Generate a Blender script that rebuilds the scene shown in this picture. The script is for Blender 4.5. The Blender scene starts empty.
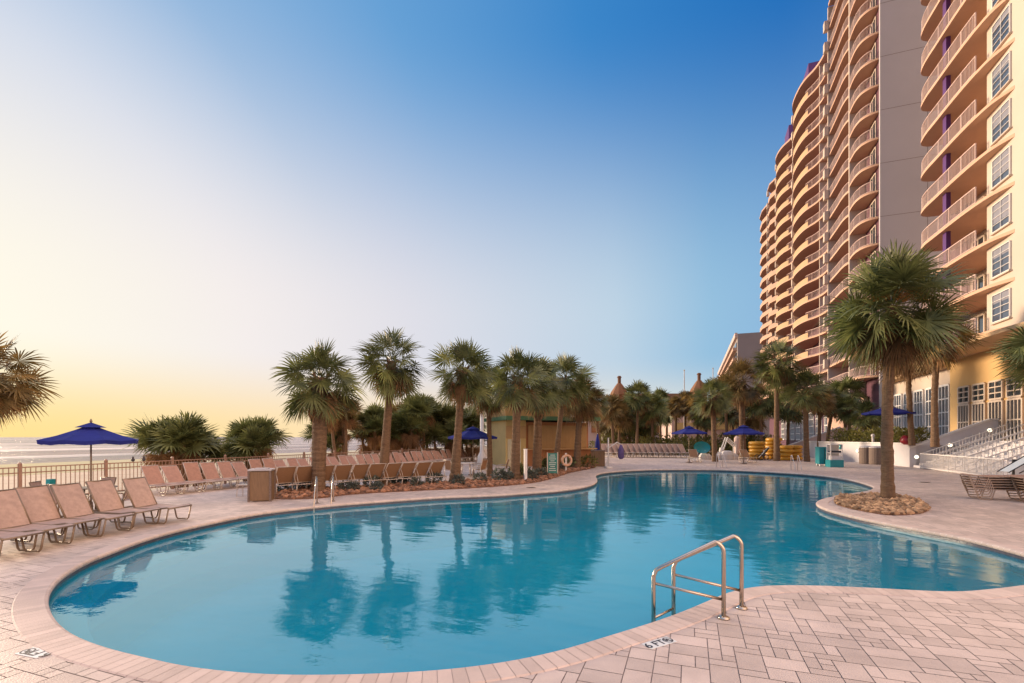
import bpy, math, random
import numpy as np
from mathutils import Vector, Matrix
from mathutils.geometry import tessellate_polygon

PI = math.pi
R = math.radians
C = bpy.context.scene.collection
SC = bpy.context.scene

# ------------------------------------------------------------------ camera, sky, sun, exposure
CAM_H = 2.1
F = 480.0
HZ = 437.0
cd = bpy.data.cameras.new('camera')
cam = bpy.data.objects.new('camera', cd)
C.objects.link(cam)
cam.location = (0, 0, CAM_H)
cam.rotation_euler = (PI / 2, 0, 0)
cd.sensor_width = 36.0
cd.lens = F / 1024 * 36.0
cd.shift_y = (HZ - 341.5) / 1024.0
cd.clip_start = 0.05
cd.clip_end = 30000
SC.camera = cam

SUN_AZ = R(-58)      # left of the view direction (+Y)
SUN_EL = R(9)
world = bpy.data.worlds.new('World')
SC.world = world
world.use_nodes = True
wn, wl = world.node_tree.nodes, world.node_tree.links
for n in list(wn):
    wn.remove(n)
w_out = wn.new('ShaderNodeOutputWorld')
w_bg = wn.new('ShaderNodeBackground')
w_sky = wn.new('ShaderNodeTexSky')
w_sky.sky_type = 'NISHITA'
w_sky.sun_disc = False
w_sky.sun_elevation = SUN_EL
w_sky.sun_rotation = SUN_AZ
w_sky.air_density = 1.0
w_sky.dust_density = 1.0
w_sky.ozone_density = 2.5
w_bg.inputs['Strength'].default_value = 0.86


def lin(r, g, b, k=1.0):
    f = lambda c: (c / 255 / 12.92 if c / 255 <= 0.04045 else ((c / 255 + 0.055) / 1.055) ** 2.4)
    return (f(r) * k, f(g) * k, f(b) * k, 1)


def w_math(op, a, b=None, clamp=False):
    n = wn.new('ShaderNodeMath')
    n.operation = op
    n.use_clamp = clamp
    for i, v in enumerate((a, b)):
        if v is None:
            continue
        if isinstance(v, (int, float)):
            n.inputs[i].default_value = v
        else:
            wl.new(v, n.inputs[i])
    return n.outputs[0]


def w_ramp(fac, stops):
    n = wn.new('ShaderNodeValToRGB')
    n.color_ramp.interpolation = 'B_SPLINE' if False else 'LINEAR'
    el = n.color_ramp.elements
    while len(el) < len(stops):
        el.new(0.5)
    for e, (p, c) in zip(el, sorted(stops)):
        e.position = p
        e.color = c
    wl.new(fac, n.inputs['Fac'])
    return n.outputs['Color']


def w_mix(f, a, b):
    n = wn.new('ShaderNodeMix')
    n.data_type = 'RGBA'
    for k, v in (('Factor', f), ('A', a), ('B', b)):
        if isinstance(v, (int, float)):
            n.inputs[k].default_value = v
        else:
            wl.new(v, n.inputs[k])
    return n.outputs['Result']


def w_smooth(x, lo, hi):
    n = wn.new('ShaderNodeMapRange')
    n.interpolation_type = 'SMOOTHSTEP'
    n.inputs['From Min'].default_value = lo
    n.inputs['From Max'].default_value = hi
    wl.new(x, n.inputs['Value'])
    return n.outputs[0]


# sunrise sky, with added fill behind and overhead: colour by angle from the sun and by height above the horizon
tc_ = wn.new('ShaderNodeTexCoord')
dot_ = wn.new('ShaderNodeVectorMath')
dot_.operation = 'DOT_PRODUCT'
SD = (math.sin(SUN_AZ), math.cos(SUN_AZ), 0.06)
dot_.inputs[1].default_value = SD
wl.new(tc_.outputs['Generated'], dot_.inputs[0])
ang = w_math('DIVIDE', w_math('ARCCOSINE', w_math('MAXIMUM', w_math('MINIMUM', dot_.outputs['Value'], 0.9999), -0.9999)), PI)
sep = wn.new('ShaderNodeSeparateXYZ')
wl.new(tc_.outputs['Generated'], sep.inputs[0])
elv = w_math('MULTIPLY', w_math('ARCSINE', sep.outputs['Z']), 180 / PI)
D = 1 / 180
BACK_FILL = lin(255, 218, 196, 3.0)  # added fill: unseen sky behind the camera, brightened to light the deck
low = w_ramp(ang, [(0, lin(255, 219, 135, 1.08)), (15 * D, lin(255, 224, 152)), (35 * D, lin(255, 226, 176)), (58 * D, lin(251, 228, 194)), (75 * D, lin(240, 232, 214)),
                   (95 * D, lin(214, 222, 226)), (135 * D, BACK_FILL), (1, BACK_FILL)])
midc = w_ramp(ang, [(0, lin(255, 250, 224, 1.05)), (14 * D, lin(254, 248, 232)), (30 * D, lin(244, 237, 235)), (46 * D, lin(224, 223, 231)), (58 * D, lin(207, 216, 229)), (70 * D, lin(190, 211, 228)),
                    (80 * D, lin(150, 192, 222)), (100 * D, lin(120, 165, 215)), (135 * D, BACK_FILL), (1, BACK_FILL)])
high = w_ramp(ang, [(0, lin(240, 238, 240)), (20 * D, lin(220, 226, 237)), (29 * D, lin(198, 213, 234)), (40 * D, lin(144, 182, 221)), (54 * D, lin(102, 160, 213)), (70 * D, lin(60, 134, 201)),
                    (86 * D, lin(33, 111, 187)), (105 * D, lin(60, 115, 180)), (140 * D, BACK_FILL), (1, BACK_FILL)])
zen_fill = w_ramp(ang, [(0, lin(240, 240, 245)), (0.35, lin(226, 222, 236, 1.5)), (0.5, lin(226, 220, 232, 1.8)), (0.8, BACK_FILL), (1, BACK_FILL)])  # overhead sky out of view, raised as added fill light
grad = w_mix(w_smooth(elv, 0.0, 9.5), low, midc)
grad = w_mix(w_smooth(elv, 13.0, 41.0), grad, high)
grad = w_mix(w_smooth(elv, 44.0, 70.0), grad, zen_fill)
nsc = wn.new('ShaderNodeVectorMath')
nsc.operation = 'SCALE'
nsc.inputs['Scale'].default_value = 0.0012
wl.new(w_sky.outputs[0], nsc.inputs[0])
nad = wn.new('ShaderNodeVectorMath')
nad.operation = 'ADD'
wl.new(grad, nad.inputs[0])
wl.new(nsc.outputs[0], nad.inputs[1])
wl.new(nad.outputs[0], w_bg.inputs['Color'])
wl.new(w_bg.outputs[0], w_out.inputs['Surface'])

sd = bpy.data.lights.new('sun', 'SUN')
sd.energy = 5.0
sd.angle = R(12)
sd.color = (1.0, 0.76, 0.53)
sun = bpy.data.objects.new('sun', sd)
C.objects.link(sun)
sdir = Vector((math.sin(SUN_AZ) * math.cos(SUN_EL), math.cos(SUN_AZ) * math.cos(SUN_EL), math.sin(SUN_EL)))
sun.rotation_euler = sdir.to_track_quat('Z', 'Y').to_euler()

SC.view_settings.view_transform = 'Standard'
SC.view_settings.look = 'None'
SC.view_settings.exposure = 0.22
SC.view_settings.gamma = 1.0
SC.view_settings.use_curve_mapping = False
SC.render.engine = 'CYCLES'
SC.cycles.max_bounces = 6
SC.cycles.transparent_max_bounces = 10
SC.cycles.caustics_reflective = False
SC.cycles.caustics_refractive = False
SC.cycles.use_denoising = True

# ------------------------------------------------------------------ coordinates
TH = math.atan(0.37)
CT, ST = math.cos(TH), math.sin(TH)


def B(d, s, z=0.0):
    """hotel frame: d away from the sea, s along the hotel front"""
    return Vector((d * CT + s * ST, -d * ST + s * CT, z))


def toB(X, Y):
    return (X * CT - Y * ST, X * ST + Y * CT)


def gp(px, py, z=0.0):
    """pixel of a point at height z -> place"""
    Y = (CAM_H - z) * F / (py - HZ)
    return Vector(((px - 512) / F * Y, Y, z))


def at(px, Y, z=0.0):
    return Vector(((px - 512) / F * Y, Y, z))


def zat(py, Y):
    return CAM_H + (HZ - py) / F * Y


# ------------------------------------------------------------------ mesh builder
class MB:
    def __init__(self):
        self.v, self.f, self.c = [], [], []

    def add(self, vs, fs, col=None):
        b = len(self.v)
        self.v += [tuple(p) for p in vs]
        self.f += [tuple(i + b for i in q) for q in fs]
        self.c += [col] * len(fs)

    def box(self, x0, x1, y0, y1, z0, z1):
        self.add([(x0, y0, z0), (x1, y0, z0), (x1, y1, z0), (x0, y1, z0), (x0, y0, z1), (x1, y0, z1), (x1, y1, z1), (x0, y1, z1)],
                 [(0, 3, 2, 1), (4, 5, 6, 7), (0, 1, 5, 4), (1, 2, 6, 5), (2, 3, 7, 6), (3, 0, 4, 7)])
        return self

    def bar(self, a, b, w, h, up=(0, 0, 1)):
        a, b = Vector(a), Vector(b)
        t = (b - a).normalized()
        up = Vector(up)
        s = t.cross(up)
        if s.length < 1e-4:
            s = t.cross(Vector((1, 0, 0)))
        s.normalize()
        u = s.cross(t)
        s, u = s * w / 2, u * h / 2
        self.add([a - s - u, a + s - u, a + s + u, a - s + u, b - s - u, b + s - u, b + s + u, b - s + u],
                 [(0, 3, 2, 1), (4, 5, 6, 7), (0, 1, 5, 4), (1, 2, 6, 5), (2, 3, 7, 6), (3, 0, 4, 7)])
        return self

    def tube(self, pts, r, n=6, closed=False, cap=True):
        pts = [Vector(p) for p in pts]
        m = len(pts)
        rs = r if isinstance(r, (list, tuple)) else [r] * m
        ref = None
        vs = []
        for i, p in enumerate(pts):
            if closed:
                t = pts[(i + 1) % m] - pts[i - 1]
            else:
                t = pts[min(i + 1, m - 1)] - pts[max(i - 1, 0)]
            t.normalize()
            if ref is None:
                ref = Vector((0, 0, 1)) if abs(t.z) < 0.9 else Vector((1, 0, 0))
            s = t.cross(ref).normalized()
            u = s.cross(t).normalized()
            ref = u
            for k in range(n):
                a = 2 * PI * k / n
                vs.append(p + (s * math.cos(a) + u * math.sin(a)) * rs[i])
        fs = []
        for i in range(m if closed else m - 1):
            for k in range(n):
                j = (i + 1) % m
                fs.append((i * n + k, i * n + (k + 1) % n, j * n + (k + 1) % n, j * n + k))
        if cap and not closed:
            fs.append(tuple(range(n))[::-1])
            fs.append(tuple((m - 1) * n + k for k in range(n)))
        self.add(vs, fs)
        return self

    def lathe(self, prof, n=16, cx=0, cy=0, cz=0):
        vs = []
        for (r, z) in prof:
            for k in range(n):
                a = 2 * PI * k / n
                vs.append((cx + r * math.cos(a), cy + r * math.sin(a), cz + z))
        fs = []
        for i in range(len(prof) - 1):
            for k in range(n):
                fs.append((i * n + k, i * n + (k + 1) % n, (i + 1) * n + (k + 1) % n, (i + 1) * n + k))
        fs.append(tuple(range(n))[::-1])
        fs.append(tuple((len(prof) - 1) * n + k for k in range(n)))
        self.add(vs, fs)
        return self

    def prism(self, poly, z0, z1, col=None):
        n = len(poly)
        vs = [(p[0], p[1], z0) for p in poly] + [(p[0], p[1], z1) for p in poly]
        fs = []
        for t in tessellate_polygon([[Vector((p[0], p[1], 0)) for p in poly]]):
            a, b, c = [Vector((poly[i][0], poly[i][1], 0)) for i in t]
            if (b - a).cross(c - a).z < 0:
                t = (t[0], t[2], t[1])
            fs.append((t[0] + n, t[1] + n, t[2] + n))
            fs.append((t[0], t[2], t[1]))
        ar = sum(poly[i][0] * poly[(i + 1) % n][1] - poly[(i + 1) % n][0] * poly[i][1] for i in range(n))
        for i in range(n):
            j = (i + 1) % n
            fs.append((i, j, j + n, i + n) if ar > 0 else (j, i, i + n, j + n))
        self.add(vs, fs, col)
        return self

    def build(self, name, m, parent=None, smooth=False, loc=None):
        me = bpy.data.meshes.new(name)
        me.from_pydata(self.v, [], self.f)
        if any(c is not None for c in self.c):
            at_ = me.attributes.new('tint', 'FLOAT_COLOR', 'FACE')
            arr = []
            for c in self.c:
                c = 0.5 if c is None else c
                arr += [c, c, c, 1.0]
            at_.data.foreach_set('color', arr)
        if m is not None:
            me.materials.append(m)
        if smooth:
            me.polygons.foreach_set('use_smooth', [True] * len(me.polygons))
        me.update()
        o = bpy.data.objects.new(name, me)
        C.objects.link(o)
        if parent is not None:
            o.parent = parent
        if loc is not None:
            o.location = loc
        return o


def tag(o, label=None, cat=None, group=None, kind=None):
    if label:
        o['label'] = label
    if cat:
        o['category'] = cat
    if group:
        o['group'] = group
    if kind:
        o['kind'] = kind
    return o


def thing(name, label, cat, loc=(0, 0, 0), rz=0.0, group=None):
    o = bpy.data.objects.new(name, None)
    C.objects.link(o)
    o.location = loc
    o.rotation_euler = (0, 0, rz)
    o.empty_display_size = 0.2
    return tag(o, label, cat, group)


def kids(o):
    return [c for c in bpy.data.objects if c.parent == o]


def copy_tree(o, parent=None):
    c = o.copy()
    C.objects.link(c)
    if parent is not None:
        c.parent = parent
    for ch in kids(o):
        copy_tree(ch, c)
    return c


def catmull(pts, per=8, closed=True):
    P = [np.array(p, float) for p in pts]
    n = len(P)
    out = []
    rng = range(n) if closed else range(n - 1)
    for i in rng:
        if closed:
            p0, p1, p2, p3 = P[i - 1], P[i], P[(i + 1) % n], P[(i + 2) % n]
        else:
            p0, p1, p2, p3 = P[max(i - 1, 0)], P[i], P[i + 1], P[min(i + 2, n - 1)]
        # centripetal parametrisation
        t0 = 0.0
        t1 = t0 + max(np.linalg.norm(p1 - p0), 1e-6) ** 0.5
        t2 = t1 + max(np.linalg.norm(p2 - p1), 1e-6) ** 0.5
        t3 = t2 + max(np.linalg.norm(p3 - p2), 1e-6) ** 0.5
        for k in range(per):
            t = t1 + (t2 - t1) * k / per
            a1 = (t1 - t) / (t1 - t0) * p0 + (t - t0) / (t1 - t0) * p1
            a2 = (t2 - t) / (t2 - t1) * p1 + (t - t1) / (t2 - t1) * p2
            a3 = (t3 - t) / (t3 - t2) * p2 + (t - t2) / (t3 - t2) * p3
            b1 = (t2 - t) / (t2 - t0) * a1 + (t - t0) / (t2 - t0) * a2
            b2 = (t3 - t) / (t3 - t1) * a2 + (t - t1) / (t3 - t1) * a3
            out.append((t2 - t) / (t2 - t1) * b1 + (t - t1) / (t2 - t1) * b2)
    if not closed:
        out.append(P[-1])
    return [tuple(p) for p in out]


# ------------------------------------------------------------------ materials
def mat(name, col, rough=0.6, var=0.0, scale=6.0, metal=0.0, bump=0.0, bscale=None, tint=0.0, trans=0.0, col2=None, spec=0.5, stretch=None, detail=4.0):
    m = bpy.data.materials.new(name)
    m.use_nodes = True
    nt = m.node_tree
    ns, ls = nt.nodes, nt.links
    bs = ns['Principled BSDF']
    bs.inputs['Roughness'].default_value = rough
    bs.inputs['Metallic'].default_value = metal
    bs.inputs['Specular IOR Level'].default_value = spec
    bs.inputs['Base Color'].default_value = (*col, 1)
    src = None
    if var or bump or col2:
        tc = ns.new('ShaderNodeTexCoord')
        mp = ns.new('ShaderNodeMapping')
        if stretch:
            mp.inputs['Scale'].default_value = stretch
        ls.new(tc.outputs['Object'], mp.inputs['Vector'])
        nz = ns.new('ShaderNodeTexNoise')
        nz.inputs['Scale'].default_value = scale
        nz.inputs['Detail'].default_value = detail
        nz.inputs['Roughness'].default_value = 0.65
        ls.new(mp.outputs[0], nz.inputs['Vector'])
        if var or col2:
            cr = ns.new('ShaderNodeValToRGB')
            a = tuple(max(0, c * (1 - var)) for c in col)
            b = tuple(min(1, c * (1 + var)) for c in (col2 or col))
            cr.color_ramp.elements[0].position = 0.3
            cr.color_ramp.elements[1].position = 0.7
            cr.color_ramp.elements[0].color = (*a, 1)
            cr.color_ramp.elements[1].color = (*b, 1)
            ls.new(nz.outputs['Fac'], cr.inputs['Fac'])
            src = cr.outputs['Color']
        if bump:
            nb = nz
            if bscale:
                nb = ns.new('ShaderNodeTexNoise')
                nb.inputs['Scale'].default_value = bscale
                nb.inputs['Detail'].default_value = 3
                ls.new(mp.outputs[0], nb.inputs['Vector'])
            bp = ns.new('ShaderNodeBump')
            bp.inputs['Strength'].default_value = bump
            bp.inputs['Distance'].default_value = 0.02
            ls.new(nb.outputs['Fac'], bp.inputs['Height'])
            ls.new(bp.outputs['Normal'], bs.inputs['Normal'])
    if tint:
        an = ns.new('ShaderNodeAttribute')
        an.attribute_name = 'tint'
        mr = ns.new('ShaderNodeMapRange')
        mr.inputs['To Min'].default_value = 1 - tint
        mr.inputs['To Max'].default_value = 1 + tint
        ls.new(an.outputs['Fac'], mr.inputs['Value'])
        mx = ns.new('ShaderNodeMix')
        mx.data_type = 'RGBA'
        mx.blend_type = 'MULTIPLY'
        mx.inputs['Factor'].default_value = 1
        if src is not None:
            ls.new(src, mx.inputs['A'])
        else:
            mx.inputs['A'].default_value = (*col, 1)
        ls.new(mr.outputs[0], mx.inputs['B'])
        src = mx.outputs['Result']
    if src is not None:
        ls.new(src, bs.inputs['Base Color'])
    if trans:
        tb = ns.new('ShaderNodeBsdfTranslucent')
        if src is not None:
            ls.new(src, tb.inputs['Color'])
        else:
            tb.inputs['Color'].default_value = (*col, 1)
        ms = ns.new('ShaderNodeMixShader')
        ms.inputs[0].default_value = trans
        ls.new(bs.outputs[0], ms.inputs[1])
        ls.new(tb.outputs[0], ms.inputs[2])
        ls.new(ms.outputs[0], ns['Material Output'].inputs['Surface'])
    return m


M = {}
M['paver'] = mat('paver', (0.62, 0.495, 0.42), 0.55, 0.17, 0.9, bump=0.25, bscale=60, tint=0.12, spec=0.35)
M['coping'] = mat('coping', (0.64, 0.50, 0.42), 0.7, 0.08, 2.5, bump=0.15, bscale=60, tint=0.10, spec=0.35)
M['mortar'] = mat('mortar', (0.36, 0.275, 0.235), 0.9, 0.2, 8)
M['tile_band'] = mat('tile_band', (0.10, 0.095, 0.125), 0.35, 0.3, 14)
M['plaster'] = mat('pool_plaster', (0.012, 0.64, 0.88), 0.8, 0.08, 1.0)
M['shelf'] = mat('pool_shelf', (0.10, 0.58, 0.72), 0.8, 0.05, 1.0)
M['sand'] = mat('sand', (0.46, 0.35, 0.24), 0.9, 0.15, 0.5, bump=0.5, bscale=3)
M['land'] = mat('land', (0.22, 0.18, 0.13), 0.95, 0.25, 0.3)
M['rock'] = mat('lava_rock', (0.30, 0.15, 0.085), 0.9, 0.35, 9, tint=0.45)
M['chip'] = mat('bark_chip', (0.36, 0.22, 0.12), 0.9, 0.35, 9, tint=0.55)
M['mulch'] = mat('mulch_soil', (0.17, 0.085, 0.05), 0.95, 0.4, 14, bump=0.8)
M['sling'] = mat('sling_fabric', (0.47, 0.33, 0.265), 0.6, 0.16, 9, bump=0.15, bscale=180)
M['sling_warm'] = mat('sling_salmon', (0.44, 0.25, 0.18), 0.65, 0.14, 9)
M['sling_back'] = mat('sling_tan', (0.34, 0.19, 0.10), 0.75, 0.10, 30)
M['bronze'] = mat('bronze_frame', (0.25, 0.18, 0.12), 0.4, 0.1, 9, metal=0.3)
M['pale_frame'] = mat('pale_frame', (0.55, 0.46, 0.38), 0.4, 0.08, 9, metal=0.1)
M['steel'] = mat('steel', (0.55, 0.47, 0.39), 0.2, 0.06, 20, metal=1.0)
M['blue_canvas'] = mat('blue_canvas', (0.018, 0.028, 0.24), 0.85, 0.15, 3, trans=0.25)
M['bark'] = mat('palm_bark', (0.175, 0.105, 0.058), 0.95, 0.35, 8, bump=1.0, bscale=22, stretch=(1, 1, 3.0))
M['boots'] = mat('palm_boots', (0.22, 0.14, 0.085), 0.95, 0.4, 12, bump=0.6)
M['leaf'] = mat('palm_leaf', (0.060, 0.085, 0.026), 0.5, 0.30, 1.4, col2=(0.19, 0.20, 0.065), trans=0.28, tint=0.4)
M['leaf_warm'] = mat('palm_leaf_olive', (0.10, 0.085, 0.025), 0.5, 0.30, 1.4, col2=(0.26, 0.17, 0.06), trans=0.3, tint=0.4)
M['dead'] = mat('dead_frond', (0.26, 0.14, 0.06), 0.8, 0.3, 2.0, trans=0.3, tint=0.4)
M['seed'] = mat('seed_stalk', (0.40, 0.20, 0.05), 0.8, 0.3, 4.0, trans=0.25)
M['shrub_leaf'] = mat('shrub_leaf', (0.08, 0.10, 0.02), 0.55, 0.3, 2.0, col2=(0.22, 0.19, 0.04), trans=0.3, tint=0.4)
M['silver_leaf'] = mat('silver_leaf', (0.05, 0.065, 0.05), 0.6, 0.3, 5.0, col2=(0.15, 0.17, 0.14), trans=0.2, tint=0.4)
M['fence'] = mat('fence_paint', (0.33, 0.20, 0.14), 0.5, 0.1, 6)
M['cream'] = mat('cream_stucco', (0.57, 0.47, 0.385), 0.85, 0.05, 0.35, bump=0.1, bscale=30)
M['amber'] = mat('amber_stucco', (0.62, 0.40, 0.17), 0.85, 0.05, 0.35)
M['peach'] = mat('peach_stucco', (0.54, 0.34, 0.245), 0.85, 0.06, 0.35)
M['slab'] = mat('balcony_slab', (0.62, 0.38, 0.25), 0.8, 0.06, 0.5)  # orange deepened to put warm bounced light of the undersides into the colour
M['pink'] = mat('pink_rail', (0.62, 0.45, 0.385), 0.7, 0.05, 0.8)
M['yellow'] = mat('yellow_stucco', (0.55, 0.365, 0.20), 0.8, 0.06, 0.5)
M['greywall'] = mat('grey_stucco', (0.47, 0.435, 0.44), 0.9, 0.05, 0.12, bump=0.2, bscale=4)
M['purple'] = mat('purple_paint', (0.085, 0.02, 0.14), 0.6, 0.1, 2)
M['plum'] = mat('plum_wall', (0.115, 0.04, 0.065), 0.7, 0.15, 1)
M['white'] = mat('white_paint', (0.74, 0.70, 0.66), 0.6, 0.05, 2)
M['whitewall'] = mat('white_stucco', (0.66, 0.62, 0.62), 0.85, 0.06, 0.7, bump=0.1, bscale=25)
M['glass'] = mat('window_glass', (0.035, 0.045, 0.055), 0.06, 0.4, 0.9, spec=0.9)
M['glassblue'] = mat('window_glass_blind', (0.055, 0.07, 0.10), 0.12, 0.2, 0.6, spec=0.8)
M['blind'] = mat('blind_grey', (0.22, 0.22, 0.26), 0.7, 0.1, 3)
M['tan_frame'] = mat('tan_frame', (0.44, 0.30, 0.21), 0.45, 0.08, 9)
M['dark'] = mat('dark_rubber', (0.02, 0.018, 0.018), 0.6, 0.2, 9)
M['teal'] = mat('teal_plastic', (0.01, 0.25, 0.28), 0.45, 0.08, 3)
M['tealsign'] = mat('teal_sign', (0.03, 0.20, 0.17), 0.5, 0.06, 3)
M['tubeyellow'] = mat('yellow_vinyl', (0.62, 0.31, 0.03), 0.35, 0.08, 1.5)
M['red'] = mat('red_glaze', (0.35, 0.02, 0.03), 0.3, 0.1, 4)
M['bin'] = mat('bin_aggregate', (0.17, 0.12, 0.095), 0.8, 0.3, 25)
M['woodbin'] = mat('wood_bin', (0.21, 0.125, 0.065), 0.7, 0.2, 3, stretch=(8, 8, 1))
M['tan'] = mat('tan_wall', (0.40, 0.24, 0.09), 0.85, 0.08, 1)
M['ochre'] = mat('ochre_wall', (0.62, 0.45, 0.18), 0.85, 0.08, 1)
M['shutter'] = mat('brown_shutter', (0.48, 0.29, 0.12), 0.6, 0.06, 2)
M['orangewall'] = mat('orange_wall', (0.40, 0.17, 0.07), 0.85, 0.1, 1)
M['greenroof'] = mat('green_eave', (0.07, 0.16, 0.07), 0.6, 0.1, 2)
M['paledoor'] = mat('pale_door', (0.62, 0.55, 0.36), 0.6, 0.05, 2)
M['terracotta'] = mat('terracotta_roof', (0.26, 0.115, 0.05), 0.8, 0.15, 1.5)
M['brownroof'] = mat('brown_roof', (0.20, 0.10, 0.055), 0.85, 0.15, 0.6)
M['purplecloth'] = mat('purple_cover', (0.12, 0.08, 0.22), 0.8, 0.1, 4)
M['signwhite'] = mat('sign_white', (0.75, 0.76, 0.72), 0.5, 0.03, 4)
M['ink'] = mat('ink', (0.02, 0.02, 0.03), 0.6)
M['ring'] = mat('ring_vinyl', (0.70, 0.42, 0.27), 0.5, 0.05, 4)
M['bird'] = mat('bird_grey', (0.06, 0.055, 0.06), 0.8, 0.3, 20)
M['bollard'] = mat('bollard_white', (0.62, 0.56, 0.52), 0.6, 0.05, 4)


def emat(name, col, strength):
    m = bpy.data.materials.new(name)
    m.use_nodes = True
    ns, ls = m.node_tree.nodes, m.node_tree.links
    ns.remove(ns['Principled BSDF'])
    e = ns.new('ShaderNodeEmission')
    e.inputs['Color'].default_value = (*col, 1)
    e.inputs['Strength'].default_value = strength
    ls.new(e.outputs[0], ns['Material Output'].inputs['Surface'])
    return m


M['lamp'] = emat('wall_lamp_glow', (1.0, 0.85, 0.62), 2.0)


def water_mat():
    m = bpy.data.materials.new('pool_water')
    m.use_nodes = True
    ns, ls = m.node_tree.nodes, m.node_tree.links
    ns.remove(ns['Principled BSDF'])
    tc = ns.new('ShaderNodeTexCoord')
    mp = ns.new('ShaderNodeMapping')
    mp.inputs['Rotation'].default_value = (0, 0, R(12))
    mp.inputs['Scale'].default_value = (0.45, 1.0, 1.0)
    ls.new(tc.outputs['Object'], mp.inputs[0])
    n1 = ns.new('ShaderNodeTexNoise')
    n1.inputs['Scale'].default_value = 1.6
    n1.inputs['Detail'].default_value = 2
    ls.new(mp.outputs[0], n1.inputs['Vector'])
    n2 = ns.new('ShaderNodeTexNoise')
    n2.inputs['Scale'].default_value = 11
    n2.inputs['Detail'].default_value = 2
    ls.new(tc.outputs['Object'], n2.inputs['Vector'])
    ma = ns.new('ShaderNodeMath')
    ma.operation = 'MULTIPLY_ADD'
    ma.inputs[1].default_value = 0.10
    ls.new(n2.outputs['Fac'], ma.inputs[0])
    ls.new(n1.outputs['Fac'], ma.inputs[2])
    bp = ns.new('ShaderNodeBump')
    bp.inputs['Strength'].default_value = 1.0
    bp.inputs['Distance'].default_value = 0.011
    ls.new(ma.outputs[0], bp.inputs['Height'])
    fr = ns.new('ShaderNodeFresnel')
    fr.inputs['IOR'].default_value = 2.3
    ls.new(bp.outputs[0], fr.inputs['Normal'])
    gl = ns.new('ShaderNodeBsdfGlossy')
    gl.inputs['Roughness'].default_value = 0.015
    gl.inputs['Color'].default_value = (0.80, 0.97, 1.0, 1)
    ls.new(bp.outputs[0], gl.inputs['Normal'])
    tr = ns.new('ShaderNodeBsdfTransparent')
    tr.inputs['Color'].default_value = (0.55, 0.90, 0.97, 1)
    df = ns.new('ShaderNodeBsdfDiffuse')          # cyan share mixed in to brighten the body colour of the water
    df.inputs['Color'].default_value = (0.0, 0.68, 1.0, 1)
    mb_ = ns.new('ShaderNodeMixShader')
    mb_.inputs[0].default_value = 0.31
    ls.new(tr.outputs[0], mb_.inputs[1])
    ls.new(df.outputs[0], mb_.inputs[2])
    mx = ns.new('ShaderNodeMixShader')
    ls.new(fr.outputs[0], mx.inputs[0])
    ls.new(mb_.outputs[0], mx.inputs[1])
    ls.new(gl.outputs[0], mx.inputs[2])
    ls.new(mx.outputs[0], ns['Material Output'].inputs['Surface'])
    return m


M['water'] = water_mat()


def sea_mat():
    m = bpy.data.materials.new('sea_water')
    m.use_nodes = True
    ns, ls = m.node_tree.nodes, m.node_tree.links
    bs = ns['Principled BSDF']
    tc = ns.new('ShaderNodeTexCoord')
    mp = ns.new('ShaderNodeMapping')
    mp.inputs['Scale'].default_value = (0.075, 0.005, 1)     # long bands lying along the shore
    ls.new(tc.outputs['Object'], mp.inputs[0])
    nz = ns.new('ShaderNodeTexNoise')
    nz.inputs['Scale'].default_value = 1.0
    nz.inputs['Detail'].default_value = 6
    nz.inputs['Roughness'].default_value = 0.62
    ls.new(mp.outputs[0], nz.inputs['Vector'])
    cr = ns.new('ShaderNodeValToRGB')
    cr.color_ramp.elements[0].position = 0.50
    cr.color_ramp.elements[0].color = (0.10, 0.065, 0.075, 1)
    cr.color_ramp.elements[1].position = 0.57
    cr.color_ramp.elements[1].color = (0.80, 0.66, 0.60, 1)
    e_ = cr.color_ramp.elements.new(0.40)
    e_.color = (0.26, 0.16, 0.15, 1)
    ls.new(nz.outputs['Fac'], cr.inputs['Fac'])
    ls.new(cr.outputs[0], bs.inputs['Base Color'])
    bs.inputs['Specular IOR Level'].default_value = 0.3
    n2 = ns.new('ShaderNodeTexNoise')
    n2.inputs['Scale'].default_value = 0.6
    n2.inputs['Detail'].default_value = 4
    ls.new(tc.outputs['Object'], n2.inputs['Vector'])
    bp = ns.new('ShaderNodeBump')
    bp.inputs['Strength'].default_value = 0.8
    bp.inputs['Distance'].default_value = 1.2
    ls.new(n2.outputs['Fac'], bp.inputs['Height'])
    ls.new(bp.outputs[0], bs.inputs['Normal'])
    bs.inputs['Roughness'].default_value = 0.25
    return m


M['sea'] = sea_mat()

# ------------------------------------------------------------------ setting: pool, deck, beach, sea
POOL_PX = [(49, 604), (50, 592), (60, 578), (78, 566), (94, 558), (111, 551.5), (148, 538), (185, 528), (222, 520), (256, 513.5), (287, 509.5), (330, 505),
           (388, 500.5), (440, 497), (490, 495.2), (530, 492.5), (557, 490.5), (580, 487.5), (592, 484.5), (597, 481.5), (597, 478.5), (596, 475.5), (602, 473),
           (620, 471), (652, 469.5), (715, 469.5), (765, 471.5), (815, 475), (846, 479), (864, 483.3), (873, 487), (868, 490.5), (850, 493.5), (831, 496.8),
           (819, 500), (816, 504), (826, 509), (846, 514.5), (877, 521.5), (922, 530), (968, 539), (1013, 550.5), (1045, 560), (1062, 569), (1055, 578),
           (1024, 584.5), (986, 589), (957, 591.5), (920, 590.5), (877, 588), (832, 586), (787, 585), (759, 586), (732, 590.5), (709, 599.7), (682, 611), (651, 622), (605, 636),
           (560, 649.5), (500, 662), (430, 670), (350, 673.5), (300, 674), (256, 672.6), (185, 665), (148, 656.7), (111, 648), (74, 634), (57, 620)]
pts = [toB(*gp(x, y).xy) for x, y in POOL_PX]
pts = np.array(catmull(pts, 10))
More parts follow.
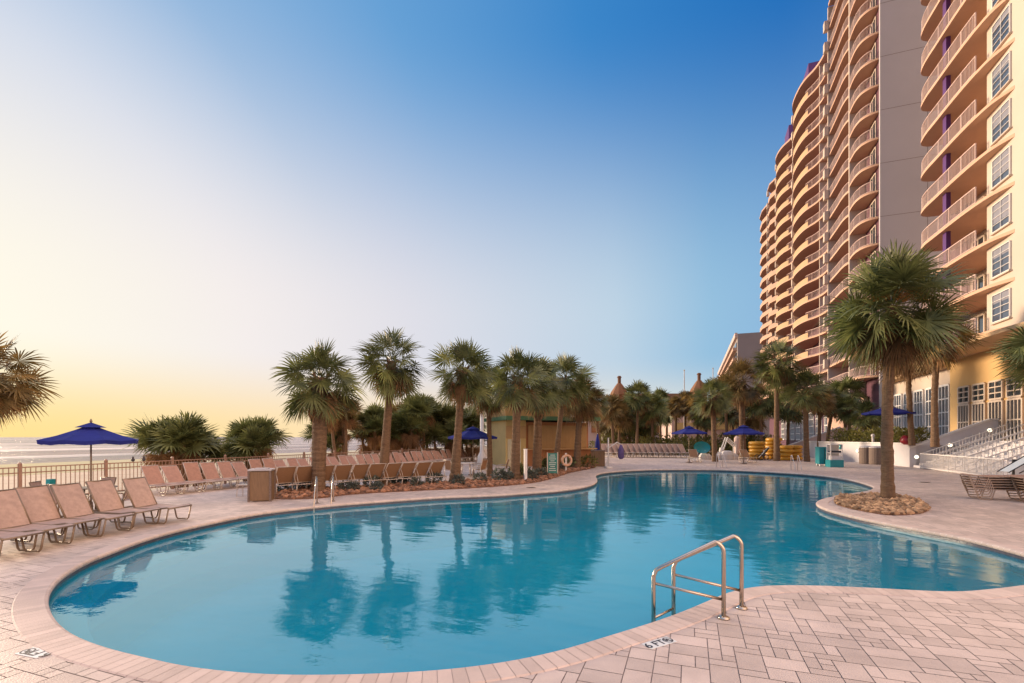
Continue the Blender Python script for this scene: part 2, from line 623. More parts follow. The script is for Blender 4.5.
# even resampling
seg = np.linalg.norm(np.roll(pts, -1, 0) - pts, axis=1)
cum = np.concatenate([[0], np.cumsum(seg)])
PER = cum[-1]
NP = int(PER / 0.125)
tt = np.linspace(0, PER, NP, endpoint=False)
cl = np.vstack([pts, pts[:1]])
POOL = np.stack([np.interp(tt, cum, cl[:, 0]), np.interp(tt, cum, cl[:, 1])], 1)
for _ in range(4):
    POOL = 0.5 * POOL + 0.25 * (np.roll(POOL, 1, 0) + np.roll(POOL, -1, 0))
area = 0.5 * np.sum(POOL[:, 0] * np.roll(POOL[:, 1], -1) - np.roll(POOL[:, 0], -1) * POOL[:, 1])
if area < 0:
    POOL = POOL[::-1]
tan = np.roll(POOL, -1, 0) - np.roll(POOL, 1, 0)
tan /= np.linalg.norm(tan, axis=1)[:, None]
NRM = np.stack([tan[:, 1], -tan[:, 0]], 1)      # outward


def off(w):
    return POOL + NRM * w


def inside(P, poly):
    x, y = P[:, 0], P[:, 1]
    r = np.zeros(len(P), bool)
    x1, y1 = poly[:, 0], poly[:, 1]
    x2, y2 = np.roll(x1, -1), np.roll(y1, -1)
    for a in range(len(poly)):
        c = (y1[a] > y) != (y2[a] > y)
        with np.errstate(divide='ignore', invalid='ignore'):
            xi = (x2[a] - x1[a]) * (y - y1[a]) / (y2[a] - y1[a]) + x1[a]
        r ^= c & (x < xi)
    return r


D0, D1, S0, S1 = -19.75, 34.0, -9.0, 84.0
COPE = 0.33
mid = off(0.2)


def frame_obj(o):
    o.rotation_euler = (0, 0, -TH)
    return o


def holed(outer, hole, z, name, m):
    polys = [[Vector((p[0], p[1], 0)) for p in outer], [Vector((p[0], p[1], 0)) for p in hole]]
    flat = polys[0] + polys[1]
    mb = MB()
    fs = []
    for t in tessellate_polygon(polys):
        a, b, c = [flat[i] for i in t]
        fs.append(t if (b - a).cross(c - a).z > 0 else (t[0], t[2], t[1]))
    mb.add([(p.x, p.y, z) for p in flat], fs)
    return mb.build(name, m)


rect = [(D0, S0), (D1, S0), (D1, S1), (D0, S1)]
o = frame_obj(holed(rect, [tuple(p) for p in off(0.3)], -0.008, 'deck_bed', M['mortar']))
tag(o, kind='structure')

# pavers: random ashlar laid along the hotel front
rng = random.Random(4)
G = 0.12
TD0, TD1, TS0, TS1 = D0, 24.0, -3.0, 66.0
nx, ny = int((TD1 - TD0) / G), int((TS1 - TS0) / G)
used = np.zeros((nx, ny), bool)
sizes = [(3, 2), (2, 3), (2, 2), (2, 1), (1, 2), (1, 1), (3, 3)]
wts = [30, 14, 20, 14, 10, 8, 8]
tiles = []
for j in range(ny):
    for i in range(nx):
        if used[i, j]:
            continue
        for _ in range(6):
            a, b = rng.choices(sizes, wts)[0]
            if i + a <= nx and j + b <= ny and not used[i:i + a, j:j + b].any():
                break
        else:
            a = b = 1
        used[i:i + a, j:j + b] = True
        tiles.append((TD0 + i * G, TD0 + (i + a) * G, TS0 + j * G, TS0 + (j + b) * G, rng.random()))
T = np.array(tiles)
cor = [inside(T[:, [a, b]], mid) for a, b in ((0, 2), (1, 2), (1, 3), (0, 3))]
nin = sum(c.astype(int) for c in cor)
mb = MB()
g = 0.0045
sub = []
for t, n in zip(tiles, nin):
    x0, x1, y0, y1, c = t
    if n == 4:
        continue
    if n == 0:
        mb.add([(x0 + g, y0 + g, 0), (x1 - g, y0 + g, 0), (x1 - g, y1 - g, 0), (x0 + g, y1 - g, 0)], [(0, 1, 2, 3)], c)
    else:
        K = 10
        for a in range(K):
            for b in range(K):
                w, h = x1 - x0 - 2 * g, y1 - y0 - 2 * g
                sub.append((x0 + g + w * a / K, x0 + g + w * (a + 1) / K, y0 + g + h * b / K, y0 + g + h * (b + 1) / K, c))
S = np.array(sub)
keep = ~inside(np.stack([(S[:, 0] + S[:, 1]) / 2, (S[:, 2] + S[:, 3]) / 2], 1), mid)
for x0, x1, y0, y1, c in S[keep]:
    mb.add([(x0, y0, 0), (x1, y0, 0), (x1, y1, 0), (x0, y1, 0)], [(0, 1, 2, 3)], float(c))
o = frame_obj(mb.build('paved_deck', M['paver']))
tag(o, kind='structure')

# coping: radial bull-nosed bricks
mb = MB()
for i in range(0, NP):
    j = (i + 1) % NP
    p0, p1 = POOL[i], POOL[j]
    q0, q1 = p0 + NRM[i] * COPE, p1 + NRM[j] * COPE
    e = 0.02
    a0, a1 = p0 + (p1 - p0) * e, p1 + (p0 - p1) * e
    b0, b1 = q0 + (q1 - q0) * e, q1 + (q0 - q1) * e
    rows = []
    for (w, z) in ((0.035, -0.075), (0.008, -0.06), (0.0, -0.03), (0.01, -0.004), (0.04, 0.012), (COPE - 0.012, 0.012), (COPE, 0.0)):
        f = w / COPE
        A, Bq = a0 + (b0 - a0) * f, a1 + (b1 - a1) * f
        rows.append(((A[0], A[1], z), (Bq[0], Bq[1], z)))
    vs = [v for r_ in rows for v in r_]
    fs = [(2 * k, 2 * k + 2, 2 * k + 3, 2 * k + 1) for k in range(len(rows) - 1)]
    fs = [tuple(reversed(q)) for q in fs]
    mb.add(vs, fs, rng.random())
o = frame_obj(mb.build('pool_coping', M['coping']))
tag(o, kind='structure')
# bedding under the joints
mb = MB()
i1, i2 = off(0.03), off(COPE - 0.02)
mb.add([(p[0], p[1], 0.006) for p in i1] + [(p[0], p[1], 0.006) for p in i2], [((i + 1) % NP, i, i + NP, (i + 1) % NP + NP) for i in range(NP)])
o = frame_obj(mb.build('coping_bed', M['coping']))
tag(o, kind='structure')

WZ = -0.13
# basin
mb = MB()
w0 = off(0.045)
mb.add([(p[0], p[1], -0.04) for p in w0] + [(p[0], p[1], -0.42) for p in w0], [((i + 1) % NP, i, i + NP, (i + 1) % NP + NP)[::-1] for i in range(NP)])
o = frame_obj(mb.build('waterline_tiles', M['tile_band']))
tag(o, kind='structure')
mb = MB()
ring = [off(0.045), off(-0.02), off(-0.30)]
zs = [-0.42, -1.2, -1.7]
n3 = len(ring)
vs = [(p[0], p[1], z) for r_, z in zip(ring, zs) for p in r_]
fs = []
for k in range(n3 - 1):
    fs += [(k * NP + i, k * NP + (i + 1) % NP, (k + 1) * NP + (i + 1) % NP, (k + 1) * NP + i) for i in range(NP)]
last = [Vector((p[0], p[1], 0)) for p in ring[-1]]
for t in tessellate_polygon([last]):
    a, b, c = [last[i] for i in t]
    t = t if (b - a).cross(c - a).z > 0 else (t[0], t[2], t[1])
    fs.append(tuple((n3 - 1) * NP + i for i in t))
mb.add(vs, fs)
o = frame_obj(mb.build('pool_basin', M['plaster']))
tag(o, kind='structure')
# shallow ledge running round the basin under water
mb = MB()
l0, l1 = off(0.04), off(-0.38)
vs = [(p[0], p[1], -0.45) for p in l0] + [(p[0], p[1], -0.45) for p in l1] + [(p[0], p[1], -0.62) for p in l1]
fs = [(i, (i + 1) % NP, (i + 1) % NP + NP, i + NP)[::-1] for i in range(NP)] + [(i + NP, (i + 1) % NP + NP, (i + 1) % NP + 2 * NP, i + 2 * NP)[::-1] for i in range(NP)]
mb.add(vs, fs)
o = frame_obj(mb.build('pool_ledge', M['shelf']))
tag(o, kind='structure')
mb = MB()
wp = off(0.043)
vv = [Vector((p[0], p[1], 0)) for p in wp]
fs = []
for t in tessellate_polygon([vv]):
    a, b, c = [vv[i] for i in t]
    fs.append(t if (b - a).cross(c - a).z > 0 else (t[0], t[2], t[1]))
mb.add([(p[0], p[1], WZ) for p in wp], fs)
o = frame_obj(mb.build('pool_water', M['water']))
tag(o, kind='structure')

# land, beach, sea
mb = MB()
BIG = 6000
for (x0, x1, y0, y1) in ((D0, BIG, S1, BIG), (D0, BIG, -BIG, S0), (D1, BIG, S0, S1)):
    mb.add([(x0, y0, -0.03), (x1, y0, -0.03), (x1, y1, -0.03), (x0, y1, -0.03)], [(0, 1, 2, 3)])
tag(frame_obj(mb.build('land', M['land'])), kind='structure')
mb = MB()
prof = [(D0, 0.0), (D0, -0.5), (-30, -0.9), (-55, -1.3), (-88, -1.62), (-130, -2.4)]
vs = []
for d, z in prof:
    vs += [(d, -BIG, z), (d, BIG, z)]
mb.add(vs, [(2 * k, 2 * k + 1, 2 * k + 3, 2 * k + 2) for k in range(len(prof) - 1)])
tag(frame_obj(mb.build('beach', M['sand'])), kind='structure')
M['wet_sand'] = mat('wet_sand', (0.30, 0.22, 0.15), 0.16, 0.15, 0.3)
mb = MB()
mb.add([(-55.5, -BIG, -1.300), (-88, -BIG, -1.612), (-88, BIG, -1.612), (-55.5, BIG, -1.300)], [(0, 3, 2, 1)])
tag(frame_obj(mb.build('wet_sand', M['wet_sand'])), kind='structure')
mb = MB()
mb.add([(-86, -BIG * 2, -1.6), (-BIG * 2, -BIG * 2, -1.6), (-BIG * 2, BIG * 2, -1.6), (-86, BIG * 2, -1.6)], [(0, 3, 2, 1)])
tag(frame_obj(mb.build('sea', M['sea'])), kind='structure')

# ------------------------------------------------------------------ hotel
Z0, FH, NF = 8.55, 2.75, 18
TERR = 1.9


def ladder_window(parent, name, d, s0, w, z0, h, nx_, nz_, frame=None, glass=None, bar=0.06, depth=0.10):
    """a window in a wall facing the sea (plane d), from s0 to s0+w"""
    frame, glass = frame or M['white'], glass or M['glass']
    m_ = MB()
    for k in range(nx_ + 1):
        s = s0 + w * k / nx_
        b = bar * (1.6 if k in (0, nx_) else 1.0)
        m_.box(d - depth, d - 0.01, s - b / 2, s + b / 2, z0, z0 + h)
    for k in range(nz_ + 1):
        z = z0 + h * k / nz_
        b = bar * (1.5 if k in (0, nz_) else 0.9)
        m_.box(d - depth + 0.004, d - 0.012, s0 + bar * 0.8 + 0.001, s0 + w - bar * 0.8 - 0.001, z - b / 2, z + b / 2)
    f = m_.build(name, frame, parent)
    g_ = MB().box(d - 0.045, d - 0.02, s0 + 0.01, s0 + w - 0.01, z0 + 0.01, z0 + h - 0.01)
    g_.build('pane', glass, f)
    return f


def curve_len(c):
    return sum((Vector(c[i + 1]) - Vector(c[i])).length for i in range(len(c) - 1))


def resample(c, step):
    c = [Vector(p) for p in c]
    L = [0]
    for i in range(len(c) - 1):
        L.append(L[-1] + (c[i + 1] - c[i]).length)
    n = max(2, int(L[-1] / step))
    out = []
    k = 0
    for i in range(n + 1):
        t = L[-1] * i / n
        while k < len(L) - 2 and L[k + 1] < t:
            k += 1
        out.append(c[k] + (c[k + 1] - c[k]) * ((t - L[k]) / max(L[k + 1] - L[k], 1e-9)))
    return out


def picket_rail(c, h=1.05, step=0.14, inset=0.0):
    m_ = MB()
    P = resample(c, step)
    for p in P:
        m_.box(p.x - 0.014, p.x + 0.014, p.y - 0.014, p.y + 0.014, 0.06, h)
    Q = resample(c, 0.4)
    for i in range(len(Q) - 1):
        a, b = Q[i], Q[i + 1]
        m_.bar((a.x, a.y, h), (b.x, b.y, h), 0.07, 0.06)
        m_.bar((a.x, a.y, 0.09), (b.x, b.y, 0.09), 0.05, 0.05)
    for p in resample(c, 1.3):
        m_.box(p.x - 0.03, p.x + 0.03, p.y - 0.03, p.y + 0.03, 0.0, h + 0.02)
    return m_


def parapet(c, h=0.78, t=0.10):
    m_ = MB()
    Q = resample(c, 0.35)
    for i in range(len(Q) - 1):
        a, b = Q[i], Q[i + 1]
        m_.bar((a.x, a.y, h / 2), (b.x, b.y, h / 2), t, h)
    return m_


def bay(tower, front, dback, levels, rail_kind, rail_slice, slab_m, rail_m, door, stuff=False, extra=None):
    """front: list of (s, d) from the near end to the far end; copies up the storeys"""
    fr = [(d, s) for s, d in front]
    poly = fr + [(dback, front[-1][0]), (dback, front[0][0])]
    sl = MB().prism(poly, -0.20, 0.0)
    rc = [(d + 0.08, s, 0) for s, d in front[rail_slice[0]:rail_slice[1]]]
    rl = picket_rail(rc) if rail_kind == 'picket' else parapet(rc)
    if stuff:
        m_ = MB()
        m2 = MB()
        for k in levels:
            z = Z0 + FH * k
            for src, dst in ((sl, m_), (rl, m2)):
                dst.add([(v[0], v[1], v[2] + z) for v in src.v], src.f)
        a = m_.build('balcony', slab_m, tower)
        b = m2.build('railing', rail_m, a)
        tag(a, kind='stuff')
        return
    p = sl.build('balcony', slab_m, tower)
    r_ = rl.build('railing', rail_m, p)
    if extra:
        parapet([(d + 0.08, s, 0) for s, d in front[extra[0]:extra[1]]], 0.78, 0.105).build('yellow_parapet', extra[2], p)
    if door:
        s0, w, m_ = door
        ladder_window(p, 'balcony_door', dback, s0, w, 0.02, 2.15, 2, 1, M['cream'], m_, 0.09)
    p.location.z = Z0 + FH * levels[0]
    for k in levels[1:]:
        c = copy_tree(p, tower)
        c.location.z = Z0 + FH * k


def sm(pts_, per=5):
    return catmull(pts_, per, closed=False)


# near wing --------------------------------------------------------
near = thing('hotel_wing', 'cream hotel wing with curved balconies and blue windows, nearest at the right edge', 'hotel', B(0, 0), -TH)
w_ = MB()
DW = 17.5
w_.box(DW, 34, 14, 38.6, Z0 - 0.25, 61)                     # block with the windows
w_.box(19.4, 34, 38.602, 47.6, Z0 - 0.25, 61)               # back of the balcony recess
w_.build('wall', M['cream'], near)
MB().box(19.3, 34, 14, 47.6, 0, Z0 - 0.252).build('lobby_wall', M['amber'], near)     # ground storey set back
fascia = MB()
fascia.prism(sm([(14, 16.6), (20, 16.4), (27, 16.9), (31, 17.2), (33, 16.9), (36, 16.6), (40, 16.6), (45, 16.5), (47, 17.2), (47.4, 19.0)], 5)
             and [(d, s) for s, d in sm([(14, 16.6), (20, 16.4), (27, 16.9), (31, 17.2), (33, 16.9), (36, 16.6), (40, 16.6), (45, 16.5), (47, 17.2), (47.4, 19.0)], 5)] + [(19.29, 47.4), (19.29, 14)], Z0 - 0.50, Z0 - 0.26)
fascia.build('canopy', M['yellow'], near)
front = sm([(35.85, 17.49), (36.3, 17.30), (37.1, 17.02), (38.2, 16.86), (40, 16.74), (43, 16.68), (45.2, 16.70), (46.2, 16.95), (46.6, 17.6), (46.6, 19.3)], 5)
bay(near, front, 19.38, list(range(0, NF)), 'picket', (16, 42), M['slab'], M['pink'], (42.9, 1.5, M['glass']))
p = MB()
for k in range(NF):
    z = Z0 + FH * k
    p.box(16.98, 17.24, 42.4, 42.9, z + 0.002, z + FH - 0.202)
p.build('purple_column', M['purple'], near)
p = MB()
for k in range(NF):
    z = Z0 + FH * k
    p.box(19.2, 19.397, 44.9, 47.59, z + 0.01, z + FH - 0.21)
p.build('plum_panel', M['plum'], near)
for k in range(NF):
    wf = ladder_window(near, 'window', DW, 36.15, 1.7, Z0 + FH * k + 0.55, 1.65, 2, 4, M['white'], M['glassblue'], 0.032)
    zz = Z0 + FH * k + 0.55
    MB().box(DW - 0.16, DW - 0.001, 36.05, 37.95, zz - 0.13, zz - 0.055).build('sill', M['cream'], wf)
    hb = random.Random(k + 3).choice((0.25, 0.5, 0.7, 0.35, 1.1, 0.2))
    MB().box(DW - 0.056, DW - 0.047, 36.2, 37.8, zz + 1.6 - hb, zz + 1.6).build('blind', M['blind'], wf)
    if k < 8:
        ladder_window(near, 'window', DW, 30.2, 1.7, Z0 + FH * k + 0.55, 1.65, 2, 4, M['white'], M['glassblue'], 0.032)
# lobby glazing
for s0, w in ((26.6, 2.0), (29.4, 2.2), (32.6, 2.2), (35.6, 2.2), (38.6, 1.5), (40.6, 1.5), (42.6, 1.5), (44.6, 1.5)):
    ladder_window(near, 'lobby_window', 19.3, s0, w, TERR, 2.6, 4, 2, M['cream'], M['glass'], 0.09, 0.14)
    ladder_window(near, 'transom_window', 19.3, s0, w, TERR + 2.75, 1.2, 2, 3, M['cream'], M['glass'], 0.08, 0.14)
for s in (32.0, 35.2):
    MB().lathe([(0.34, 0), (0.30, 0.4), (0.20, 0.5), (0.20, 2.2), (0.30, 4.6), (0.24, 4.8), (0.10, 5.1)], 14, 18.85, s, TERR).build('column', M['tan'], near, True)
rf = MB().box(16.9, 34, 14, 47.6, 61.002, 61.4)
rf.build('roof', M['cream'], near)

# main tower -------------------------------------------------------
main = thing('hotel_tower', 'tall hotel tower of stacked yellow wavy balconies beyond the bare grey end wall', 'hotel', B(0, 0), -TH)
ROOF = Z0 + FH * NF
ROOF2 = Z0 + FH * (NF - 1)
w_ = MB()
w_.box(18.5, 42, 60.0, 64.3, 0, ROOF)
w_.box(20.0, 42, 64.302, 73.0, 0, ROOF)
w_.box(18.6, 42, 73.002, 134, 0, ROOF2)
w_.build('wall', M['plum'], main)
MB().box(18.45, 42.1, 59.7, 59.997, 0, ROOF + 0.3).build('grey_end_wall', M['greywall'], main)
m_ = MB()
for k in range(1, NF + 2, 2):
    z = 5.6 + FH * k
    m_.box(18.46, 42, 59.694, 59.699, z, z + 0.035)
m_.build('wall_joints', M['bin'], main)
m_ = MB()
for d in (22.4, 26.6):
    m_.box(d, d + 0.035, 59.690, 59.693, 4, ROOF)
m_.build('wall_joints', M['bin'], main)
fins = MB()
for s, d in ((64.3, 16.95), (73.0, 16.9), (92.4, 16.6), (107.6, 16.4), (118.5, 16.9), (133.8, 17.0)):
    fins.box(d, 20.0 if s < 74 else 18.6, s - 0.14, s + 0.14, Z0 - 2.2, ROOF if s < 74 else ROOF2)
for k in range(NF):
    z = Z0 + FH * k
    for s, d in ((73.0, 16.9), (92.4, 16.6), (107.6, 16.4), (118.5, 16.4)):
        fins.box(d - 0.45, d - 0.002, s - 0.35, s + 0.35, z - 0.25, z + 0.9)
for s, d in ((79.8, 17.45), (97.6, 17.2), (113.0, 16.9), (125.5, 16.9)):
    fins.box(d, 18.6, s - 0.12, s + 0.12, Z0 - 2.2, ROOF2)
fins.build('party_fin', M['cream'], main)
dw = M['glass']
pp = MB()
for k in range(NF):
    z = Z0 + FH * k
    pp.box(19.7, 19.998, 70.6, 72.8, z + 0.01, z + FH - 0.21)
pp.build('purple_panel', M['purple'], main)
LV = list(range(0, NF))
LV2 = list(range(0, NF - 1))
fA = sm([(60.02, 18.3), (60.3, 17.7), (60.9, 17.2), (61.8, 16.95), (63.2, 16.9), (64.1, 16.95)], 4)
bay(main, fA, 18.48, LV, 'picket', (3, 21), M['slab'], M['pink'], (60.8, 1.5, dw))
fB = sm([(64.5, 18.4), (64.8, 17.7), (65.6, 17.2), (66.8, 17.0), (69.5, 17.0), (72.8, 17.0)], 4)
bay(main, fB, 19.98, LV, 'picket', (2, 21), M['slab'], M['pink'], (66.0, 1.8, dw))
fC = sm([(73.3, 17.3), (75.5, 17.7), (78.5, 17.6), (80.5, 17.1), (82.5, 16.2), (85, 15.7), (88, 15.6), (90.3, 16.1), (91.6, 16.8), (92.2, 17.4)], 4)
bay(main, fC, 18.58, LV2, 'picket', (0, 17), M['slab'], M['pink'], (76.5, 2.6, M['purple']), extra=(15, 37, M['yellow']))
fD = sm([(92.6, 17.3), (94.3, 17.6), (96.5, 17.4), (98.2, 16.9), (100, 16.1), (102.5, 15.6), (105, 15.7), (106.6, 16.4), (107.4, 17.2)], 4)
bay(main, fD, 18.58, LV2, 'picket', (0, 15), M['slab'], M['pink'], (94.5, 2.6, M['purple']), extra=(13, 33, M['yellow']))
fE = [(107.9, 17.5), (110.5, 17.2), (114, 15.9), (116.5, 15.9), (118.3, 17.0)]
bay(main, fE, 18.58, LV2, 'parapet', (0, 5), M['slab'], M['peach'], None)
fF = [(118.7, 17.4), (122, 17.2), (127, 16.1), (131, 16.1), (133.6, 17.2)]
bay(main, fF, 18.58, LV2, 'parapet', (0, 5), M['slab'], M['peach'], None, stuff=True)
rf = MB()
for fr in (fA, fB, fC, fD, fE, fF):
    rz_ = ROOF if fr[0][0] < 73 else ROOF2
    rf.prism([(d - 0.1, s) for s, d in fr] + [(19.9, fr[-1][0]), (19.9, fr[0][0])], rz_, rz_ + 0.35)
rf.box(19.902, 42, 60, 73.0, ROOF, ROOF + 0.35)
rf.box(19.902, 42, 73.003, 134, ROOF2, ROOF2 + 0.35)
rf.build('roof', M['peach'], main)
for s in (95, 112):
    MB().box(18.7, 24.0, s - 2.2, s + 2.2, ROOF2 + 0.352, ROOF2 + 9.5).build('penthouse', M['purple'], main)
for s0 in range(78, 118, 5):
    ladder_window(main, 'arcade_window', 18.6, s0, 3.4, 1.6, 4.4, 4, 4, M['white'], M['glass'], 0.14, 0.2)
w_ = MB()
w_.box(18.0, 18.38, 63, 78, 0, 6.6)
w_.build('arcade_pier', M['peach'], main)

# low link between the wings ---------------------------------------
link = thing('lobby_building', 'low lobby building with white mullioned windows between the hotel wings', 'lobby', B(0, 0), -TH)
MB().box(19.6, 33, 47.7, 59.6, 0, Z0 - 0.9).build('wall', M['cream'], link)
MB().box(18.6, 33.2, 47.7, 59.6, Z0 - 0.898, Z0 - 0.5).build('roof', M['yellow'], link)
for k in range(5):
    ladder_window(link, 'window', 19.6, 48.2 + k * 2.3, 1.7, TERR, 4.4, 3, 4, M['white'], M['glass'], 0.11, 0.16)

# terrace in front of the lobby ------------------------------------
terrace = MB()
terrace.prism([(14.5 + 0.25, 41.0), (18.8, 41.0), (18.8, 12), (19.28, 12), (19.28, 62), (12.0, 62), (12.4, 49.6)], 0.004, TERR - 0.35)
tag(frame_obj(terrace.build('terrace', M['whitewall'])), kind='structure')

# planter retaining wall
pw = thing('retaining_wall', 'low white curved retaining wall below the flowering hedge', 'wall', B(0, 0), -TH)
c = sm([(14.5, 41.0), (14.2, 43.5), (13.4, 46.5), (12.5, 49.5), (12.0, 53), (12.0, 60)], 6)
m_ = MB()
m2 = MB()
for i in range(len(c) - 1):
    m_.bar((c[i][0], c[i][1], 0.79), (c[i + 1][0], c[i + 1][1], 0.79), 0.25, 1.58)
    m2.bar((c[i][0], c[i][1], 1.64), (c[i + 1][0], c[i + 1][1], 1.64), 0.34, 0.10)
m_.build('wall', M['whitewall'], pw)
m2.build('cap', M['white'], pw)


def lamp(parent_none, d, s, z, label, facing):
    t = thing('wall_lamp', label, 'wall lamp', B(d, s, z), -TH + facing, 'lit lamps on the white walls')
    MB().lathe([(0.16, 0.0), (0.17, 0.02), (0.13, 0.06)], 16).build('bezel', M['white'], t)
    dome = MB().lathe([(0.125, 0.061), (0.12, 0.09), (0.09, 0.12), (0.03, 0.135)], 16).build('lens', M['lamp'], t, True)
    for o_ in kids(t):
        o_.rotation_euler = (0, -PI / 2, 0)
    return t


# stair flight and its stepped side wall ---------------------------
st = thing('stair_flight', 'wide pale stair flight with white railings rising to the hotel terrace', 'staircase', B(0, 0), -TH)
m_ = MB()
for k in range(12):
    m_.box(14.55 + 0.34 * k, 18.79, 30.2, 40.85, 0.155 * k + (0.005 if k == 0 else 0.0), 0.155 * (k + 1))
m_.build('steps', M['whitewall'], st)
for i, s in enumerate((39.2, 37.4, 35.6, 33.8, 32.0, 30.3)):
    m_ = MB()
    N = 26
    for k in range(N + 1):
        d = 14.35 + 4.4 * k / N
        zb = max(0.0, min(TERR, (math.floor((d - 14.55) / 0.34) + 1) * 0.155)) if d > 14.55 else 0.0
        w = 0.035 if k in (0, 8, 17, N) else 0.022
        m_.box(d - w / 2, d + w / 2, s - w / 2, s + w / 2, zb + 0.002, zb + 1.0)
    for hh in (0.98, 0.55, 0.16):
        m_.bar((14.35, s, hh), (14.6, s, hh + 0.1), 0.045, 0.045)
        m_.bar((14.6, s, hh + 0.1), (18.75, s, hh + TERR), 0.045, 0.045)
    m_.build('railing', M['white'], st)
m_ = MB()
for k in range(80):
    s = 30.3 + 8.9 * k / 79
    m_.box(14.33, 14.352, s - 0.011, s + 0.011, 0.06, 0.98)
m_.bar((14.34, 30.3, 1.0), (14.34, 39.2, 1.0), 0.05, 0.05)
m_.bar((14.34, 30.3, 0.1), (14.34, 39.2, 0.1), 0.04, 0.04)
m_.build('gate_railing', M['white'], st)
sw = thing('stair_wall', 'white sloping side wall of the stairs with three round lamps', 'wall', B(0, 0), -TH)
m_ = MB()
prof = [(14.4, 0.0), (14.4, 1.30), (18.8, 3.20), (24.0, 3.20), (24.0, 0.0)]
vs = [(d, 41.0, z) for d, z in prof] + [(d, 41.28, z) for d, z in prof]
m_.add(vs, [(0, 1, 2, 3, 4), (9, 8, 7, 6, 5)] + [((k + 1) % 5, k, k + 5, (k + 1) % 5 + 5) for k in range(5)])
m_.build('wall', M['whitewall'], sw)
m_ = MB()
m_.bar((14.36, 41.14, 1.35), (18.8, 41.14, 3.27), 0.42, 0.12)
m_.bar((18.8, 41.14, 3.27), (24.0, 41.14, 3.27), 0.42, 0.12)
m_.build('cap', M['white'], sw)
for d, z, lb in ((14.75, 0.72, 'round lit lamp at the lowest end of the sloping stair wall'), (16.6, 1.55, 'round lit lamp halfway up the sloping stair wall'),
                 (18.7, 2.55, 'round lit lamp at the top of the sloping stair wall')):
    lamp(None, d, 40.99, z, lb, PI / 2)
lamp(None, 13.05, 47.1, 0.95, 'round lit lamp on the curved planter wall left of the bins', 0.28)

# second ramp, farther off
rp = thing('ramp_wall', 'pale pink sloping ramp wall behind the stacked yellow tubes', 'wall', B(0, 0), -TH)
m_ = MB()
prof = [(9.4, 0.0), (9.4, 0.7), (15.2, 3.1), (18.5, 3.1), (18.5, 0.0)]
vs = [(d, 60.6, z) for d, z in prof] + [(d, 61.0, z) for d, z in prof]
m_.add(vs, [(0, 1, 2, 3, 4), (9, 8, 7, 6, 5)] + [((k + 1) % 5, k, k + 5, (k + 1) % 5 + 5) for k in range(5)])
m_.build('wall', M['pink'], rp)
m_ = MB()
m_.bar((9.38, 60.8, 0.76), (15.2, 60.8, 3.17), 0.5, 0.12)
m_.build('cap', M['white'], rp)

# neighbour block beyond the tower
nb = thing('apartment_block', 'grey gabled-end apartment block farther off behind the hotel tower', 'building', B(0, 0), -TH)
M['taupe'] = mat('taupe_stucco', (0.30, 0.26, 0.25), 0.9, 0.06, 0.2)
MB().box(13.3, 40, 156, 250, 0, 32.6).build('wall', M['taupe'], nb)
MB().box(12.6, 13.298, 156.5, 250, 31.6, 33.0).build('roof_edge', M['pink'], nb)
for k in range(9):
    z = 4 + 3.0 * k
    MB().box(12.2, 13.297, 158, 250, z, z + 0.9).build('balcony_band', M['peach'], nb)
    MB().box(13.1, 13.296, 158.2, 249, z + 0.905, z + 2.4).build('window_band', M['glass'], nb)

# ------------------------------------------------------------------ palms
def fan(mb, base, axis, nrm, L, nseg, rnd, droop, spread=R(150)):
    """one fan leaf: narrow pleats radiating from the end of its stalk"""
    side = axis.cross(nrm).normalized()
    up = side.cross(axis).normalized()
    tint = rnd.random()
    dphi = 2 * spread / nseg
    for k in range(nseg):
        ph = -spread + dphi * (k + 0.5) + rnd.uniform(-0.03, 0.03)
        l = L * (0.66 + 0.34 * math.cos(ph * 0.62)) * rnd.uniform(0.80, 1.10)
        cup = 0.16 * abs(math.sin(ph))
        d = (axis * math.cos(ph) + side * math.sin(ph) + up * (cup + rnd.uniform(-0.09, 0.09))).normalized()
        w = (side * math.cos(ph) - axis * math.sin(ph)).normalized()
        g1, g2 = droop * l * 0.10, droop * l * 0.55
        wi = l * 0.42 * math.tan(dphi / 2) * 1.02
        p1 = base + d * l * 0.42 - Vector((0, 0, g1))
        p2 = base + d * l * 0.75 - Vector((0, 0, g1 * 2.6))
        p3 = base + d * l - Vector((0, 0, g2))
        # pleat: fold along the middle
        fold = up * wi * 0.5
        mb.add([base, p1 - w * wi + fold * 0.3, p1 + w * wi - fold * 0.3, p2 - w * wi * 0.62, p2 + w * wi * 0.62, p3],
               [(0, 1, 2), (1, 3, 4, 2), (3, 5, 4)], min(1, max(0, tint + rnd.uniform(-0.2, 0.2))))


def stalk(mb, a, b, c, r, tint):
    """bent leaf stalk through a, b, c"""
    P = [a, b, c]
    vs = []
    for i, p in enumerate(P):
        t = (P[min(i + 1, 2)] - P[max(i - 1, 0)]).normalized()
        s = t.cross(Vector((0, 0, 1)))
        if s.length < 1e-3:
            s = Vector((1, 0, 0))
        s.normalize()
        u = s.cross(t)
        rr = r * (1 - 0.25 * i)
        vs += [p + s * rr, p - s * rr * 0.5 + u * rr * 0.8, p - s * rr * 0.5 - u * rr * 0.8]
    fs = []
    for i in range(2):
        for k in range(3):
            fs.append((i * 3 + k, i * 3 + (k + 1) % 3, i * 3 + 3 + (k + 1) % 3, i * 3 + 3 + k))
    mb.add(vs, fs, tint)


